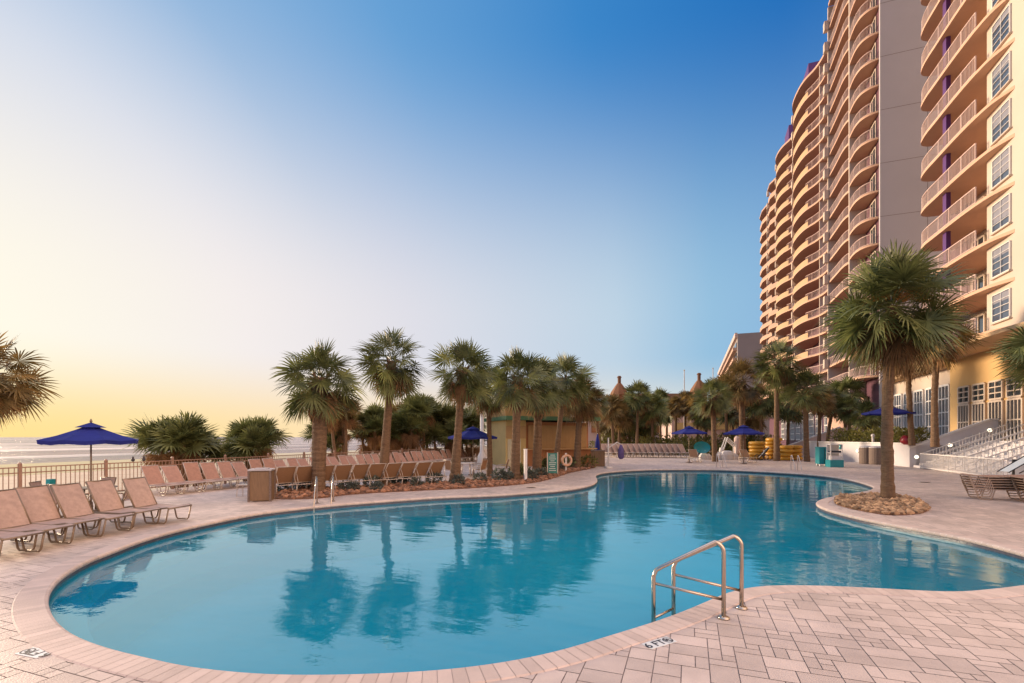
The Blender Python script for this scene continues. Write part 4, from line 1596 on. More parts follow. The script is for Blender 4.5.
# ------------------------------------------------------------------ fence along the beach
fn = thing('beach_fence', 'brown metal picket fence between the pool deck and the beach', 'fence', B(0, 0), -TH)
FD = -19.56
sp = 2.35
s = 4.0
while s < 62:
    MB().box(FD - 0.04, FD + 0.04, s - 0.04, s + 0.04, 0, 1.24).lathe([(0.055, 1.24), (0.055, 1.27), (0.02, 1.31)], 8, FD, s).build('post', M['fence'], fn)
    m_ = MB()
    n = int(sp / 0.125)
    for q in range(1, n):
        y = s + sp * q / n
        m_.box(FD - 0.009, FD + 0.009, y - 0.009, y + 0.009, 0.10, 1.14)
    for z in (0.14, 0.98, 1.15):
        m_.box(FD - 0.018, FD + 0.018, s + 0.042, s + sp - 0.042, z - 0.018, z + 0.018)
    m_.build('picket_panel', M['fence'], fn)
    s += sp
for k, (s, lb) in enumerate(((11.94, 'small dark bird perched on the fence rail, left one of two'), (12.32, 'small dark bird perched on the fence rail, right one of two'))):
    m_ = MB()
    t = m_.lathe([(0.01, 0), (0.05, 0.03), (0.06, 0.08), (0.035, 0.13), (0.035, 0.16), (0.03, 0.185), (0.008, 0.20)], 10)
    m_.add([(-0.03, 0.02, 0.05), (-0.03, -0.02, 0.05), (-0.13, -0.015, 0.02), (-0.13, 0.015, 0.02)], [(0, 1, 2, 3), (3, 2, 1, 0)])
    m_.lathe([(0.012, 0.0), (0.002, 0.04)], 6, 0.03, 0.0, 0.165)
    o = m_.build('bird', M['bird'], None, True, B(FD, s, 1.17))
    tag(o, lb, 'bird', 'birds on the fence')


# ------------------------------------------------------------------ umbrellas
def umbrella(loc, rad, h_rim, h_top, label, rz=0.0, proto=None, sides=8, vent=True):
    t = thing('umbrella', label, 'umbrella', loc, rz, 'blue umbrellas round the pool')
    c_ = MB()
    rings = [(0.03, h_top), (0.30 * rad, h_top - 0.34 * (h_top - h_rim)), (0.65 * rad, h_top - 0.72 * (h_top - h_rim)), (rad, h_rim), (rad * 0.985, h_rim - 0.10)]
    vs = []
    for (r_, z) in rings:
        for k in range(sides * 2):
            a = 2 * PI * k / (sides * 2)
            rr_ = r_ if k % 2 == 0 else r_ * math.cos(PI / sides) * 0.985
            zz = z - (0.035 * (r_ / rad) if k % 2 else 0.0)
            vs.append((rr_ * math.cos(a), rr_ * math.sin(a), zz))
    n2 = sides * 2
    fs = [(i * n2 + k, i * n2 + (k + 1) % n2, (i + 1) * n2 + (k + 1) % n2, (i + 1) * n2 + k)[::-1] for i in range(len(rings) - 1) for k in range(n2)]
    c_.add(vs, fs)
    c_.build('canopy', M['blue_canvas'], t)
    v_ = MB()
    vs = []
    for (r_, z) in ((0.02, h_top + 0.06), (0.32 * rad, h_top - 0.30 * (h_top - h_rim) + 0.05)):
        for k in range(sides):
            a = 2 * PI * k / sides
            vs.append((r_ * math.cos(a), r_ * math.sin(a), z))
    v_.add(vs, [(k, (k + 1) % sides, sides + (k + 1) % sides, sides + k)[::-1] for k in range(sides)])
    v_.build('vent', M['blue_canvas'], t)
    MB().lathe([(0.02, 0), (0.035, 0.03), (0.02, 0.08), (0.004, 0.11)], 8, 0, 0, h_top + 0.06).build('finial', M['bronze'], t, True)
    MB().tube([(0, 0, 0.03), (0, 0, h_top + 0.05)], 0.022, 8).build('pole', M['bronze'], t, True)
    r_ = MB()
    for k in range(sides):
        a = 2 * PI * k / sides
        r_.tube([(q_ * 0.985 * math.cos(a), q_ * 0.985 * math.sin(a), z_ - 0.035) for q_, z_ in rings[:4]], 0.010, 4)
        r_.tube([(0.02 * math.cos(a), 0.02 * math.sin(a), h_rim - 0.12), (0.5 * rad * math.cos(a), 0.5 * rad * math.sin(a), (h_top + h_rim) / 2 - 0.03)], 0.009, 4)
    r_.build('ribs', M['bronze'], t)
    MB().lathe([(0.26, 0.002), (0.26, 0.05), (0.05, 0.08), (0.04, 0.30)], 16).build('base', M['bin'], t)
    return t


umbrella(at(91, 13.3), 1.10, 2.02, 2.44, 'blue umbrella against the sea at the far left', 0.2)
umbrella(at(473, 26.4), 1.42, 2.10, 2.62, 'blue umbrella over the dining table between two bed palms', 0.35)
umbrella(at(689, 39), 1.45, 2.45, 2.95, 'blue umbrella over the round turquoise chair, left of the far pair', 0.1)
umbrella(at(743.5, 37.5), 1.48, 2.4, 2.98, 'blue umbrella under the broad shaggy palm, right of the far pair', 0.3)
umbrella(at(888, 34, 1.56), 1.55, 2.25, 2.75, 'blue umbrella on the hotel terrace behind the tall single palm', 0.15)

# ------------------------------------------------------------------ tables and chairs
def chair(label, group, loc, rz, sm_, fm):
    t = thing('patio_chair', label, 'chair', loc, rz, group)
    f = MB()
    for y in (-0.26, 0.26):
        f.tube([(0.24, y, 0.62), (-0.02, y, 0.64), (-0.24, y, 0.62)], 0.016, 5)
        f.tube([(-0.20, y * 0.9, 0.40), (-0.36, y * 0.9, 0.92)], 0.015, 5)
        f.tube([(-0.20, y * 0.9, 0.40), (0.24, y * 0.9, 0.43)], 0.015, 5)
    f.tube([(-0.36, -0.235, 0.92), (-0.36, 0.235, 0.92)], 0.015, 5)
    f.build('frame', fm, t, True)
    for x in (-0.24, 0.24):
        for y in (-0.26, 0.26):
            MB().tube([(x, y, 0.62), (x * 1.08, y, 0.0)], 0.015, 5).build('leg', fm, t, True)
    MB().add([(-0.2, -0.23, 0.405), (0.24, -0.23, 0.43), (0.24, 0.23, 0.43), (-0.2, 0.23, 0.405)], [(0, 1, 2, 3), (3, 2, 1, 0)])
    m_ = MB()
    m_.bar((-0.2, 0, 0.405), (0.24, 0, 0.432), 0.45, 0.012)
    m_.build('seat', sm_, t)
    m_ = MB()
    m_.bar((-0.205, 0, 0.44), (-0.358, 0, 0.91), 0.45, 0.012)
    m_.build('backrest', sm_, t)
    return t


def round_table(label, loc, r_, h, m_top, m_leg):
    t = thing('patio_table', label, 'table', loc)
    MB().lathe([(r_, h - 0.03), (r_ + 0.01, h - 0.015), (r_, h)], 24).build('table_top', m_top, t)
    for k in range(4):
        a = PI / 4 + k * PI / 2
        MB().tube([(r_ * 0.7 * math.cos(a), r_ * 0.7 * math.sin(a), 0), (r_ * 0.55 * math.cos(a), r_ * 0.55 * math.sin(a), h - 0.031)], 0.02, 6).build('leg', m_leg, t, True)
    return t


round_table('pale round table under the dining umbrella', at(466, 25.4), 0.5, 0.74, M['white'], M['pale_frame'])
dc = at(466, 25.4)
for k, (dx, dy, rz, lb) in enumerate(((0.75, -0.55, 150, 'tan dining chair on the right of the table, its back to the pool'), (-0.65, -0.75, 55, 'tan dining chair partly behind the leaning palm trunk'),
                                      (0.75, 0.8, -135, 'tan dining chair on the beach side of the table'), (1.9, 0.1, 170, 'tan patio chair standing alone right of the dining table'))):
    chair(lb, 'chairs round the dining table', dc + Vector((dx, dy, 0.002)), R(rz), M['sling_back'], M['pale_frame'])
ub = at(80, 12.9)
round_table('brown round table under the far left umbrella', ub + Vector((0.1, 0.4, 0)), 0.45, 0.72, M['bronze'], M['bronze'])
for k, (px, Y, rz, lb) in enumerate(((70, 12.2, 80, 'dark sling chair left of the beach umbrella pole'), (97, 13.6, -95, 'dark sling chair facing the camera right of the beach umbrella pole'),
                                     (119, 12.8, 190, 'dark sling chair seen from the side behind the free lounger'), (-8, 12.4, 60, 'dark sling chair at the left picture edge by the fence'))):
    chair(lb, 'chairs round the beach umbrella', at(px, Y, 0.002), R(rz), M['sling'], M['bronze'])
t = thing('beach_towel', 'teal towel hanging folded over a chair by the fence', 'towel', at(49, 12.3))
m_ = MB()
m_.bar((0, 0, 0.25), (0.05, 0, 1.02), 0.16, 0.10)
m_.bar((0.05, 0, 1.0), (0.13, 0, 0.5), 0.15, 0.05)
m_.build('towel', M['teal'], t)
chair('dark sling chair carrying the teal towel', 'chairs round the beach umbrella', at(52, 12.7, 0.002), R(20), M['sling'], M['bronze'])
t = thing('side_table', 'small pale side table left of the wooden bin', 'table', at(246, 17.0))
MB().box(-0.25, 0.25, -0.22, 0.22, 0.40, 0.43).build('table_top', M['pale_frame'], t)
for x in (-0.22, 0.22):
    for y in (-0.19, 0.19):
        MB().tube([(x, y, 0), (x * 0.95, y * 0.95, 0.40)], 0.014, 5).build('leg', M['pale_frame'], t)


# ------------------------------------------------------------------ hand rails of the pool
def exit_rail(name, label, posts, outdir, reach, h, group=None):
    """near pool: two bent tubes, each a post on the deck, a sloping top tube and a far leg in the water"""
    t = thing(name, label, 'handrail', posts[0], 0.0, group)
    for p_ in posts:
        q = Vector(p_) - Vector(posts[0])
        d = Vector(outdir).normalized()
        e = q + d * reach
        P = [q + Vector((0, 0, 0.002)), q + Vector((0, 0, h - 0.12))]
        for k in range(1, 6):
            a = PI / 2 * k / 5 * 0.78
            P.append(q + d * (0.12 * (1 - math.cos(a))) + Vector((0, 0, h - 0.12 + 0.12 * math.sin(a))))
        zt = h * 0.55
        P.append(e - d * 0.06 + Vector((0, 0, zt + 0.06)))
        P.append(e - d * 0.015 + Vector((0, 0, zt)))
        P.append(e + Vector((0, 0, zt - 0.07)))
        P.append(e + Vector((0, 0, -0.55)))
        MB().tube(P, 0.024, 12).build('rail', M['steel'], t, True)
        MB().tube([q + Vector((0, 0, h * 0.42)) , e + Vector((0, 0, h * 0.30))], 0.017, 10).build('cross_tube', M['steel'], t, True)
        MB().lathe([(0.065, 0.001), (0.062, 0.018), (0.035, 0.03)], 16, q.x, q.y, q.z).build('flange', M['steel'], t, True)
    return t


p1, p2 = gp(723.6, 618.5), gp(741.5, 608.5)
p1.z = p2.z = 0.0
fr1 = at(652, 0.1)
t = thing('pool_handrail', 'polished steel pair of handrails at the near pool edge', 'handrail', p1)


def rail_px(base, e, h, zt, zend, par, cross):
    q = base - p1
    d = Vector((e.x, e.y, 0)) - Vector((base.x, base.y, 0))
    L = d.length
    d.normalize()
    P = [q + Vector((0, 0, 0.002)), q + Vector((0, 0, h - 0.13))]
    for k in range(1, 7):
        a = R(72) * k / 6
        P.append(q + d * (0.13 * (1 - math.cos(a))) + Vector((0, 0, h - 0.13 + 0.13 * math.sin(a))))
    P.append(q + d * (L - 0.09) + Vector((0, 0, zt + 0.055)))
    P.append(q + d * (L - 0.03) + Vector((0, 0, zt + 0.015)))
    P.append(q + d * L + Vector((0, 0, zt - 0.06)))
    P.append(q + d * L + Vector((0, 0, zend)))
    r_ = MB().tube(P, 0.025, 12).build('rail', M['steel'], par, True)
    MB().tube([q + d * 0.02 + Vector((0, 0, cross[0])), q + d * (L - 0.02) + Vector((0, 0, cross[1]))], 0.017, 10).build('cross_tube', M['steel'], par, True)
    MB().lathe([(0.07, 0.001), (0.066, 0.02), (0.036, 0.034)], 16, q.x, q.y, q.z).build('flange', M['steel'], par, True)
    return q + d * L


# pool-side legs: left one at pixel column 653, right one at 673, both beyond the coping
eA = at(653.5, 5.72)
eB = at(673.5, 6.05)
ea = rail_px(p1, eA, 0.89, 0.50, -0.60, t, (0.22, 0.355))
eb = rail_px(p2, eB, 0.89, 0.52, -0.60, t, (0.22, 0.365))
MB().tube([ea + Vector((0, 0, -0.06)), eb + Vector((0, 0, -0.06))], 0.016, 10).build('step_tube', M['steel'], t, True)


def ladder(p_a, p_b, inward, label, h=0.86, m_=None, group='pool ladders'):
    t = thing('pool_ladder', label, 'ladder', p_a, 0, group)
    d = Vector(inward).normalized()
    m_ = m_ or M['steel']
    ends = []
    for p_ in (p_a, p_b):
        q = p_ - p_a
        P = [q + Vector((0, 0, 0.014)), q + Vector((0, 0, h - 0.08)), q + d * 0.04 + Vector((0, 0, h - 0.02)), q + d * 0.12 + Vector((0, 0, h))]
        P += [q + d * 0.55 + Vector((0, 0, 0.30)), q + d * 0.62 + Vector((0, 0, 0.1)), q + d * 0.62 + Vector((0, 0, -1.0))]
        MB().tube(P, 0.024, 8).build('rail', m_, t, True)
        MB().lathe([(0.06, 0.013), (0.06, 0.03), (0.03, 0.04)], 10, q.x, q.y, 0).build('flange', m_, t)
        ends.append(q + d * 0.62)
    for z in (-0.35, -0.62):
        m2 = MB()
        m2.bar(ends[0] + Vector((0, 0, z)), ends[1] + Vector((0, 0, z)), 0.09, 0.03)
        m2.build('tread', M['white'], t)
    return t


a, b = gp(317, 503.6), gp(333.5, 501.6)
ladder(a, b, Vector((0.25, -1, 0)), 'steel pool ladder in front of the stout palm')
a, b = gp(716.5, 467.3), gp(722.5, 467.3)
ladder(a, b, Vector((0, -1, 0)), 'pale pool ladder at the middle of the far pool edge', 0.95, M['bollard'])
a, b = gp(791, 470), gp(797.5, 470.4)
ladder(a, b, Vector((-0.15, -1, 0)), 'pale pool ladder left of the teal cart at the far pool edge', 0.95, M['bollard'])


# ------------------------------------------------------------------ depth markers and drains
def text(body, size, mtl, parent, loc, rot=(0, 0, 0), ext=0.0008, name='lettering'):
    cu = bpy.data.curves.new(name, 'FONT')
    cu.body = body
    cu.size = size
    cu.align_x = 'CENTER'
    cu.align_y = 'CENTER'
    cu.extrude = ext
    cu.offset = size * 0.018
    tmp = bpy.data.objects.new('tmp', cu)
    C.objects.link(tmp)
    me = bpy.data.meshes.new_from_object(tmp.evaluated_get(bpy.context.evaluated_depsgraph_get()))
    bpy.data.objects.remove(tmp)
    bpy.data.curves.remove(cu)
    me.materials.clear()
    me.materials.append(mtl)
    o_ = bpy.data.objects.new(name, me)
    C.objects.link(o_)
    o_.parent = parent
    o_.location = loc
    o_.rotation_euler = rot
    return o_


def marker(p_, rz, label, sz=0.30, d=0.16):
    t = thing('depth_marker', label, 'depth marker', (p_.x, p_.y, 0.0), rz, 'depth marker tiles')
    MB().box(-sz, sz, -d / 2, d / 2, 0.001, 0.005).build('tile', M['signwhite'], t)
    text('6 FT', d * 0.98, M['ink'], t, (-sz * 0.36, -0.004, 0.0056))
    m_ = MB()
    cx, r_ = sz * 0.66, d * 0.40
    for k in range(20):
        a0, a1 = 2 * PI * k / 20, 2 * PI * (k + 1) / 20
        m_.add([(cx + r_ * math.cos(a0), r_ * math.sin(a0), 0.0066), (cx + r_ * math.cos(a1), r_ * math.sin(a1), 0.0066),
                (cx + r_ * 0.78 * math.cos(a1), r_ * 0.78 * math.sin(a1), 0.0066), (cx + r_ * 0.78 * math.cos(a0), r_ * 0.78 * math.sin(a0), 0.0066)], [(0, 1, 2, 3)])
    m_.bar((cx - r_ * 0.6, r_ * 0.6, 0.0062), (cx + r_ * 0.6, -r_ * 0.6, 0.0062), 0.02, 0.001)
    m_.bar((cx - r_ * 0.55, -r_ * 0.1, 0.0058), (cx + r_ * 0.3, r_ * 0.25, 0.0058), 0.03, 0.001)
    m_.build('no_diving_symbol', M['ink'], t)
    return t


a, b = gp(642, 641.5), gp(673, 632.5)
marker(gp(659.5, 643), math.atan2(b.y - a.y, b.x - a.x), 'white 6 FT depth tile set in the pavers near the steel handrails', 0.18, 0.14)
a, b = gp(31, 650), gp(45, 659)
marker(gp(35, 653), R(163), 'white depth tile upside down at the lower left of the pool', 0.16, 0.15)
for (px, py, lb) in ((531, 487.7, 'round drain grate in front of the dark trunked palm'), (925, 482.5, 'round drain grate on the deck right of the tall single palm')):
    t = thing('drain_cover', lb, 'drain', gp(px, py), 0, 'drain grates in the deck')
    MB().lathe([(0.20, 0.001), (0.20, 0.010), (0.17, 0.012)], 18).build('rim', M['bronze'], t)
    m_ = MB()
    for k in range(-4, 5):
        x = k * 0.036
        l = math.sqrt(0.165 ** 2 - x * x)
        m_.box(x - 0.007, x + 0.007, -l, l, 0.0125, 0.016)
    m_.build('grate', M['dark'], t)


# ------------------------------------------------------------------ bins, signs, ring, posts in the bed
p_ = gp(262, 500.5)
t = thing('waste_bin', 'square wooden clad waste bin with grey lid beside the rock bed', 'bin', p_, R(14))
MB().box(-0.31, 0.31, -0.29, 0.29, 0.03, 0.98).build('body', M['woodbin'], t)
for x in (-0.32, 0.32):
    for y in (-0.30, 0.30):
        MB().box(x - 0.03, x + 0.03, y - 0.03, y + 0.03, 0.0, 1.0).build('corner_post', M['bin'], t)
MB().prism([(-0.35, -0.33), (0.35, -0.33), (0.35, 0.33), (-0.35, 0.33)], 1.002, 1.05).prism([(-0.2, -0.18), (0.2, -0.18), (0.2, 0.18), (-0.2, 0.18)], 1.052, 1.075).build('lid', M['greywall'], t)

p_ = gp(552.5, 475.5)
t = thing('rules_board', 'teal pool rules board standing between two palms in the rock bed', 'sign', p_, R(12))
MB().box(-0.26, 0.26, -0.02, 0.02, 0.12, 1.22).build('board', M['tealsign'], t)
for x in (-0.29, 0.29):
    MB().box(x - 0.025, x + 0.025, -0.025, 0.025, 0.0, 1.26).build('post', M['pale_frame'], t)
m_ = MB()
for k in range(9):
    w = 0.20 if k % 3 else 0.13
    m_.box(-w, w * (0.8 if k % 2 else 1.0), -0.0235, -0.021, 1.10 - k * 0.105, 1.128 - k * 0.105)
m_.build('faded_lines', M['signwhite'], t)

p_ = gp(566, 472.5)
t = thing('post', 'white post carrying the pale life ring in the rock bed', 'post', p_, 0)
MB().box(-0.05, 0.05, -0.05, 0.05, 0.0, 1.15).build('shaft', M['white'], t)
MB().box(-0.045, 0.045, -0.11, -0.052, 0.95, 1.0).build('hook', M['steel'], t)
t = thing('life_ring', 'pale orange life ring hanging on a white post', 'life ring', p_ + Vector((0.03, -0.12, 0.72)), R(20))
m_ = MB().tube([(0.29 * math.cos(2 * PI * k / 28), 0, 0.29 * math.sin(2 * PI * k / 28)) for k in range(28)], 0.075, 10, closed=True)
m_.build('ring', M['ring'], t, True)
m_ = MB()
for k in range(4):
    a0 = PI / 4 + k * PI / 2
    m_.tube([(0.29 * math.cos(a0) + 0.082 * math.cos(2 * PI * q / 10) * math.cos(a0), 0.082 * math.sin(2 * PI * q / 10), 0.29 * math.sin(a0) + 0.082 * math.cos(2 * PI * q / 10) * math.sin(a0)) for q in range(10)], 0.012, 5, closed=True)
m_.build('rope_band', M['white'], t)

p_ = gp(525.5, 481.5)
t = thing('post', 'plain square white post in the rock bed before the pool bar', 'post', p_, 0.3)
MB().box(-0.065, 0.065, -0.065, 0.065, 0.0, 1.50).build('shaft', M['white'], t)
MB().box(-0.075, 0.075, -0.075, 0.075, 1.502, 1.54).build('cap', M['white'], t)

t = thing('lamp_pole', 'tall tapered white lamp pole right behind the dining umbrella', 'pole', at(482, 30))
MB().tube([(0, 0, 0.0), (0, 0, 0.9), (0, 0, 1.2), (0, 0, 6.0)], [0.32, 0.26, 0.13, 0.09], 12).build('shaft', M['white'], t, True)
MB().lathe([(0.38, 0.0), (0.38, 0.08), (0.33, 0.1)], 14).build('base', M['white'], t)
MB().lathe([(0.08, 6.0), (0.22, 6.1), (0.2, 6.45), (0.05, 6.55)], 12).build('head', M['white'], t)

p_ = gp(598, 466.3)
t = thing('planter_box', 'tall wooden planter box at the right end of the rock bed', 'planter', p_, R(-8))
m_ = MB()
for k in range(6):
    m_.box(-0.48 + k * 0.16, -0.33 + k * 0.16, -0.35, 0.35, 0.02, 1.08)
m_.build('slats', M['woodbin'], t)
MB().box(-0.52, 0.50, -0.39, 0.39, 1.082, 1.15).build('rim', M['bin'], t)

# pool lift by the peninsula
p_ = gp(612, 468.3)
t = thing('pool_lift', 'white pool lift with purple seat cover on the small deck point', 'pool lift', p_, R(5))
MB().box(-0.42, -0.05, -0.3, 0.3, 0.01, 0.14).build('base', M['white'], t)
MB().tube([(-0.25, 0, 0.14), (-0.25, 0, 2.05)], 0.05, 10).build('mast', M['white'], t, True)
MB().tube([(-0.25, 0, 1.35), (0.35, 0, 1.75), (0.62, 0, 1.60)], 0.035, 8).build('arm', M['white'], t, True)
m_ = MB().lathe([(0.10, 0.0), (0.22, 0.12), (0.20, 0.6), (0.07, 0.95)], 12, 0.62, 0, 0.62)
m_.build('seat_cover', M['purplecloth'], t, True)
MB().tube([(-0.5, 0.2, 0.0), (-0.25, 0, 0.6)], 0.02, 6).tube([(-0.5, -0.25, 0.0), (-0.25, 0, 0.6)], 0.02, 6).build('brace', M['white'], t)
p_ = gp(597, 446 + 12)
t = thing('folded_umbrella', 'closed blue umbrella beside the right end of the pool bar', 'umbrella', at(597.5, 40), 0)
MB().tube([(0, 0, 0.0), (0, 0, 2.4)], 0.025, 8).build('pole', M['white'], t)
MB().lathe([(0.10, 0.9), (0.22, 1.1), (0.17, 1.7), (0.05, 2.35)], 10).build('canopy', M['blue_canvas'], t, True)
MB().lathe([(0.3, 0.002), (0.3, 0.06), (0.05, 0.1)], 14).build('base', M['bin'], t)

# ------------------------------------------------------------------ pool bar
ba = at(530, 34.5)
t = thing('pool_bar', 'ochre pool bar hut with green eaves and closed brown shutters', 'bar', ba, R(20))
# local: x along the counter front (to the right), y into the hut
LX, LY = 5.0, 4.4
MB().box(-0.2, LX, 0.0, LY, 0, 1.18).build('lower_wall', M['orangewall'], t)
MB().box(-0.2, LX, 0.5, LY, 1.182, 3.2).build('wall', M['orangewall'], t)
MB().box(-0.35, LX + 0.3, -0.35, 0.48, 1.184, 1.27).build('counter', M['shutter'], t)
m_ = MB()
n = 40
for k in range(n):
    x0 = 0.05 + (LX - 0.2) * k / n
    m_.box(x0, x0 + (LX - 0.2) / n * 0.72, 0.43, 0.498, 1.30, 2.95)
m_.box(0.05, LX - 0.15, 0.46, 0.499, 1.28, 2.96)
m_.build('roller_shutter', M['shutter'], t)
MB().box(-1.75, -0.202, 0.30, LY + 0.2, 0, 3.3).build('side_wall', M['ochre'], t)
MB().box(-1.73, -0.22, 0.25, 0.299, 2.0, 2.9).build('side_shutter', M['shutter'], t)
d_ = MB().box(-1.6, -0.6, 0.24, 0.298, 0.02, 1.95).build('door', M['paledoor'], t)
MB().lathe([(0.03, 0), (0.03, 0.05)], 8, -0.8, 0.2, 1.0).build('handle', M['dark'], d_)
MB().prism([(-2.0, -0.5), (LX + 0.35, -0.75), (LX + 0.35, LY + 0.5), (-2.0, LY + 0.5)], 3.302, 3.58).build('eave', M['greenroof'], t)
MB().prism([(-1.7, 0.5), (3.4, 0.4), (3.4, LY), (-1.7, LY)], 3.582, 4.95).build('roof_box', M['tan'], t)
MB().prism([(-1.78, 0.42), (3.48, 0.32), (3.48, LY + 0.08), (-1.78, LY + 0.08)], 4.952, 5.05).build('coping', M['ochre'], t)
bb = MB()
for k in range(10):
    bb.box(0.2 + 0.47 * k, 0.2 + 0.47 * k + 0.02, -0.03, -0.002, 0.02, 1.15)
bb.build('counter_boarding', M['tan'], t)

# ------------------------------------------------------------------ far side of the pool
for k, (px, Y, n, r0, lb) in enumerate(((757, 44.5, 5, 0.72, 'leftmost yellow stack'), (773, 45.5, 6, 0.72, 'tallest yellow stack'),
                                        (785.5, 43.0, 4, 0.62, 'second stack from the right'), (795, 43.3, 4, 0.62, 'rightmost yellow stack'))):
    for q in range(n):
        lvl = ['bottom', 'second', 'third', 'fourth', 'fifth', 'sixth'][q]
        j = random.Random(k * 10 + q)
        p_ = at(px, Y, 0) + Vector((j.uniform(-.06, .06), j.uniform(-.06, .06), 0.185 + q * 0.335))
        m_ = MB().tube([((r0 - 0.16) * math.cos(2 * PI * a / 24), (r0 - 0.16) * math.sin(2 * PI * a / 24), 0) for a in range(24)], 0.17, 8, closed=True)
        o = m_.build('inner_tube', M['tubeyellow'], None, True, p_)
        tag(o, '%s inner tube from the ground in the %s' % (lvl, lb), 'inner tube', 'yellow inner tubes stacked by the far pool edge')

t = thing('towel_cart', 'upright turquoise towel cart on small white wheels', 'cart', gp(822.5, 466.0), R(-12))
MB().box(-0.34, 0.34, -0.36, 0.36, 0.16, 1.32).build('body', M['teal'], t)
MB().box(-0.36, 0.36, -0.38, 0.38, 1.322, 1.38).build('lid', M['teal'], t)
MB().box(-0.012, 0.012, -0.374, -0.362, 0.2, 1.28).build('door_gap', M['dark'], t)
for x in (-0.26, 0.26):
    for y in (-0.28, 0.28):
        m_ = MB().tube([(x - 0.03, y, 0.08), (x + 0.03, y, 0.08)], 0.08, 12)
        m_.build('wheel', M['white'], t)
t = thing('towel_bin', 'low turquoise bin with a white open rack of towels on top', 'bin', gp(834.5, 467.0), R(-12))
MB().prism([(-0.42, -0.4), (0.42, -0.4), (0.42, 0.4), (-0.42, 0.4)], 0.01, 0.50).build('body', M['teal'], t)
rk = MB()
for x in (-0.36, 0.36):
    for y in (-0.3, 0.3):
        rk.box(x - 0.025, x + 0.025, y - 0.025, y + 0.025, 0.502, 1.55)
rk.box(-0.38, 0.38, -0.32, 0.32, 1.552, 1.60)
rk.box(-0.38, 0.38, 0.30, 0.33, 0.51, 1.54)
rk.box(-0.36, 0.36, -0.3, 0.3, 0.98, 1.01)
rk.build('rack', M['white'], t)
MB().box(-0.3, 0.3, -0.28, 0.2, 0.504, 0.8).build('towel_pile', M['whitewall'], t)
MB().box(-0.3, 0.3, -0.28, 0.2, 1.012, 1.14).build('dark_shelf', M['ink'], t)

for k, (px, Y, lb) in enumerate(((866.5, 37.6, 'brown aggregate waste bin, left one of the pair at the planter wall'), (876.5, 36.8, 'brown aggregate waste bin, right one of the pair at the planter wall'))):
    t = thing('waste_bin', lb, 'bin', at(px, Y), -TH, 'round waste bins at the planter wall')
    MB().lathe([(0.46, 0.002), (0.48, 0.05), (0.48, 1.22), (0.45, 1.26)], 20).build('body', M['bin'], t)
    MB().lathe([(0.49, 1.262), (0.49, 1.33), (0.30, 1.40), (0.12, 1.41)], 20).build('lid', M['greywall'], t)
t = thing('bollard_lamp', 'short pale bollard lamp on the planter wall above the bins', 'lamp', at(873, 38.0, 1.69))
MB().lathe([(0.09, 0), (0.09, 0.42), (0.14, 0.46), (0.14, 0.54), (0.10, 0.62), (0.02, 0.66)], 12).build('post', M['bollard'], t)
t = thing('wall_sign', 'small square teal sign fixed on the planter wall', 'sign', B(12.33, 49.3, 1.25), -TH)
MB().box(-0.03, 0.0, -0.20, 0.20, -0.22, 0.22).build('plate', M['teal'], t)
MB().box(-0.034, -0.031, -0.12, 0.12, -0.02, 0.06).build('blank_bar', M['signwhite'], t)
t = thing('red_pot', 'round red glazed pot on the wall beside the tall palm trunk', 'pot', at(906.5, 33.6, 1.56))
MB().lathe([(0.16, 0), (0.34, 0.16), (0.37, 0.36), (0.28, 0.56), (0.20, 0.62), (0.22, 0.66)], 18).build('body', M['red'], t, True)
leafs = MB()
leaf_clump(leafs, (0, 0, 0.74), 0.24, 0.24, 0.12, 60, 0.2, random.Random(3))
leafs.build('plant', M['shrub_leaf'], t)

# round turquoise chair, blocks, white lift frame, folded pushchair
t = thing('shell_chair', 'round backed turquoise chair on thin white legs', 'chair', gp(701, 459.5), 0)
m_ = MB()
vs = []
for i in range(5):
    for k in range(16):
        a = 2 * PI * k / 16
        r_ = 0.78 * (i / 4)
        vs.append((r_ * math.cos(a), -0.25 + 0.35 * (1 - (i / 4) ** 2) + 0.18 * math.sin(a) * i / 4, 1.15 + 0.55 * r_ / 0.78 * math.sin(a)))
m_.add(vs, [(i * 16 + k, i * 16 + (k + 1) % 16, i * 16 + 16 + (k + 1) % 16, i * 16 + 16 + k) for i in range(4) for k in range(16)])
m_.build('shell', M['teal'], t, True)
for x in (-0.5, 0.5):
    for y in (-0.3, 0.3):
        MB().tube([(x * 1.1, y, 0), (x * 0.6, y * 0.6, 0.85)], 0.025, 6).build('leg', M['white'], t)
for k, (px, Y, w, h, lb) in enumerate(((705, 45.0, .55, .55, 'pale stone block left of the white lift frame'), (719, 44.5, .5, .7, 'pale stone block right behind the slim pool ladder'),
                                       (727, 44.2, .6, .8, 'large pale stone block under the white lift frame'), (734, 45.0, .45, .55, 'small stone block beside the lounger with its back to the palm'))):
    j = random.Random(k)
    m_ = MB()
    base = [(math.cos(a) * w * j.uniform(.8, 1.1), math.sin(a) * w * 0.8 * j.uniform(.8, 1.1)) for a in [2 * PI * q / 7 for q in range(7)]]
    vs = [(x, y, 0.004) for x, y in base] + [(x * 1.02, y, h * 0.6) for x, y in base] + [(x * 0.7, y * 0.7, h * j.uniform(.9, 1.05)) for x, y in base]
    fs = [(i, (i + 1) % 7, 7 + (i + 1) % 7, 7 + i) for i in range(7)] + [(7 + i, 7 + (i + 1) % 7, 14 + (i + 1) % 7, 14 + i) for i in range(7)] + [tuple(range(14, 21))]
    m_.add(vs, fs)
    o = m_.build('stone_block', M['bollard'], None, False, at(px, Y))
    tag(o, lb, 'stone', 'stone blocks at the far pool edge')
t = thing('white_lift_frame', 'angular white tube frame of a folded pool hoist', 'pool hoist', at(727, 45.5))
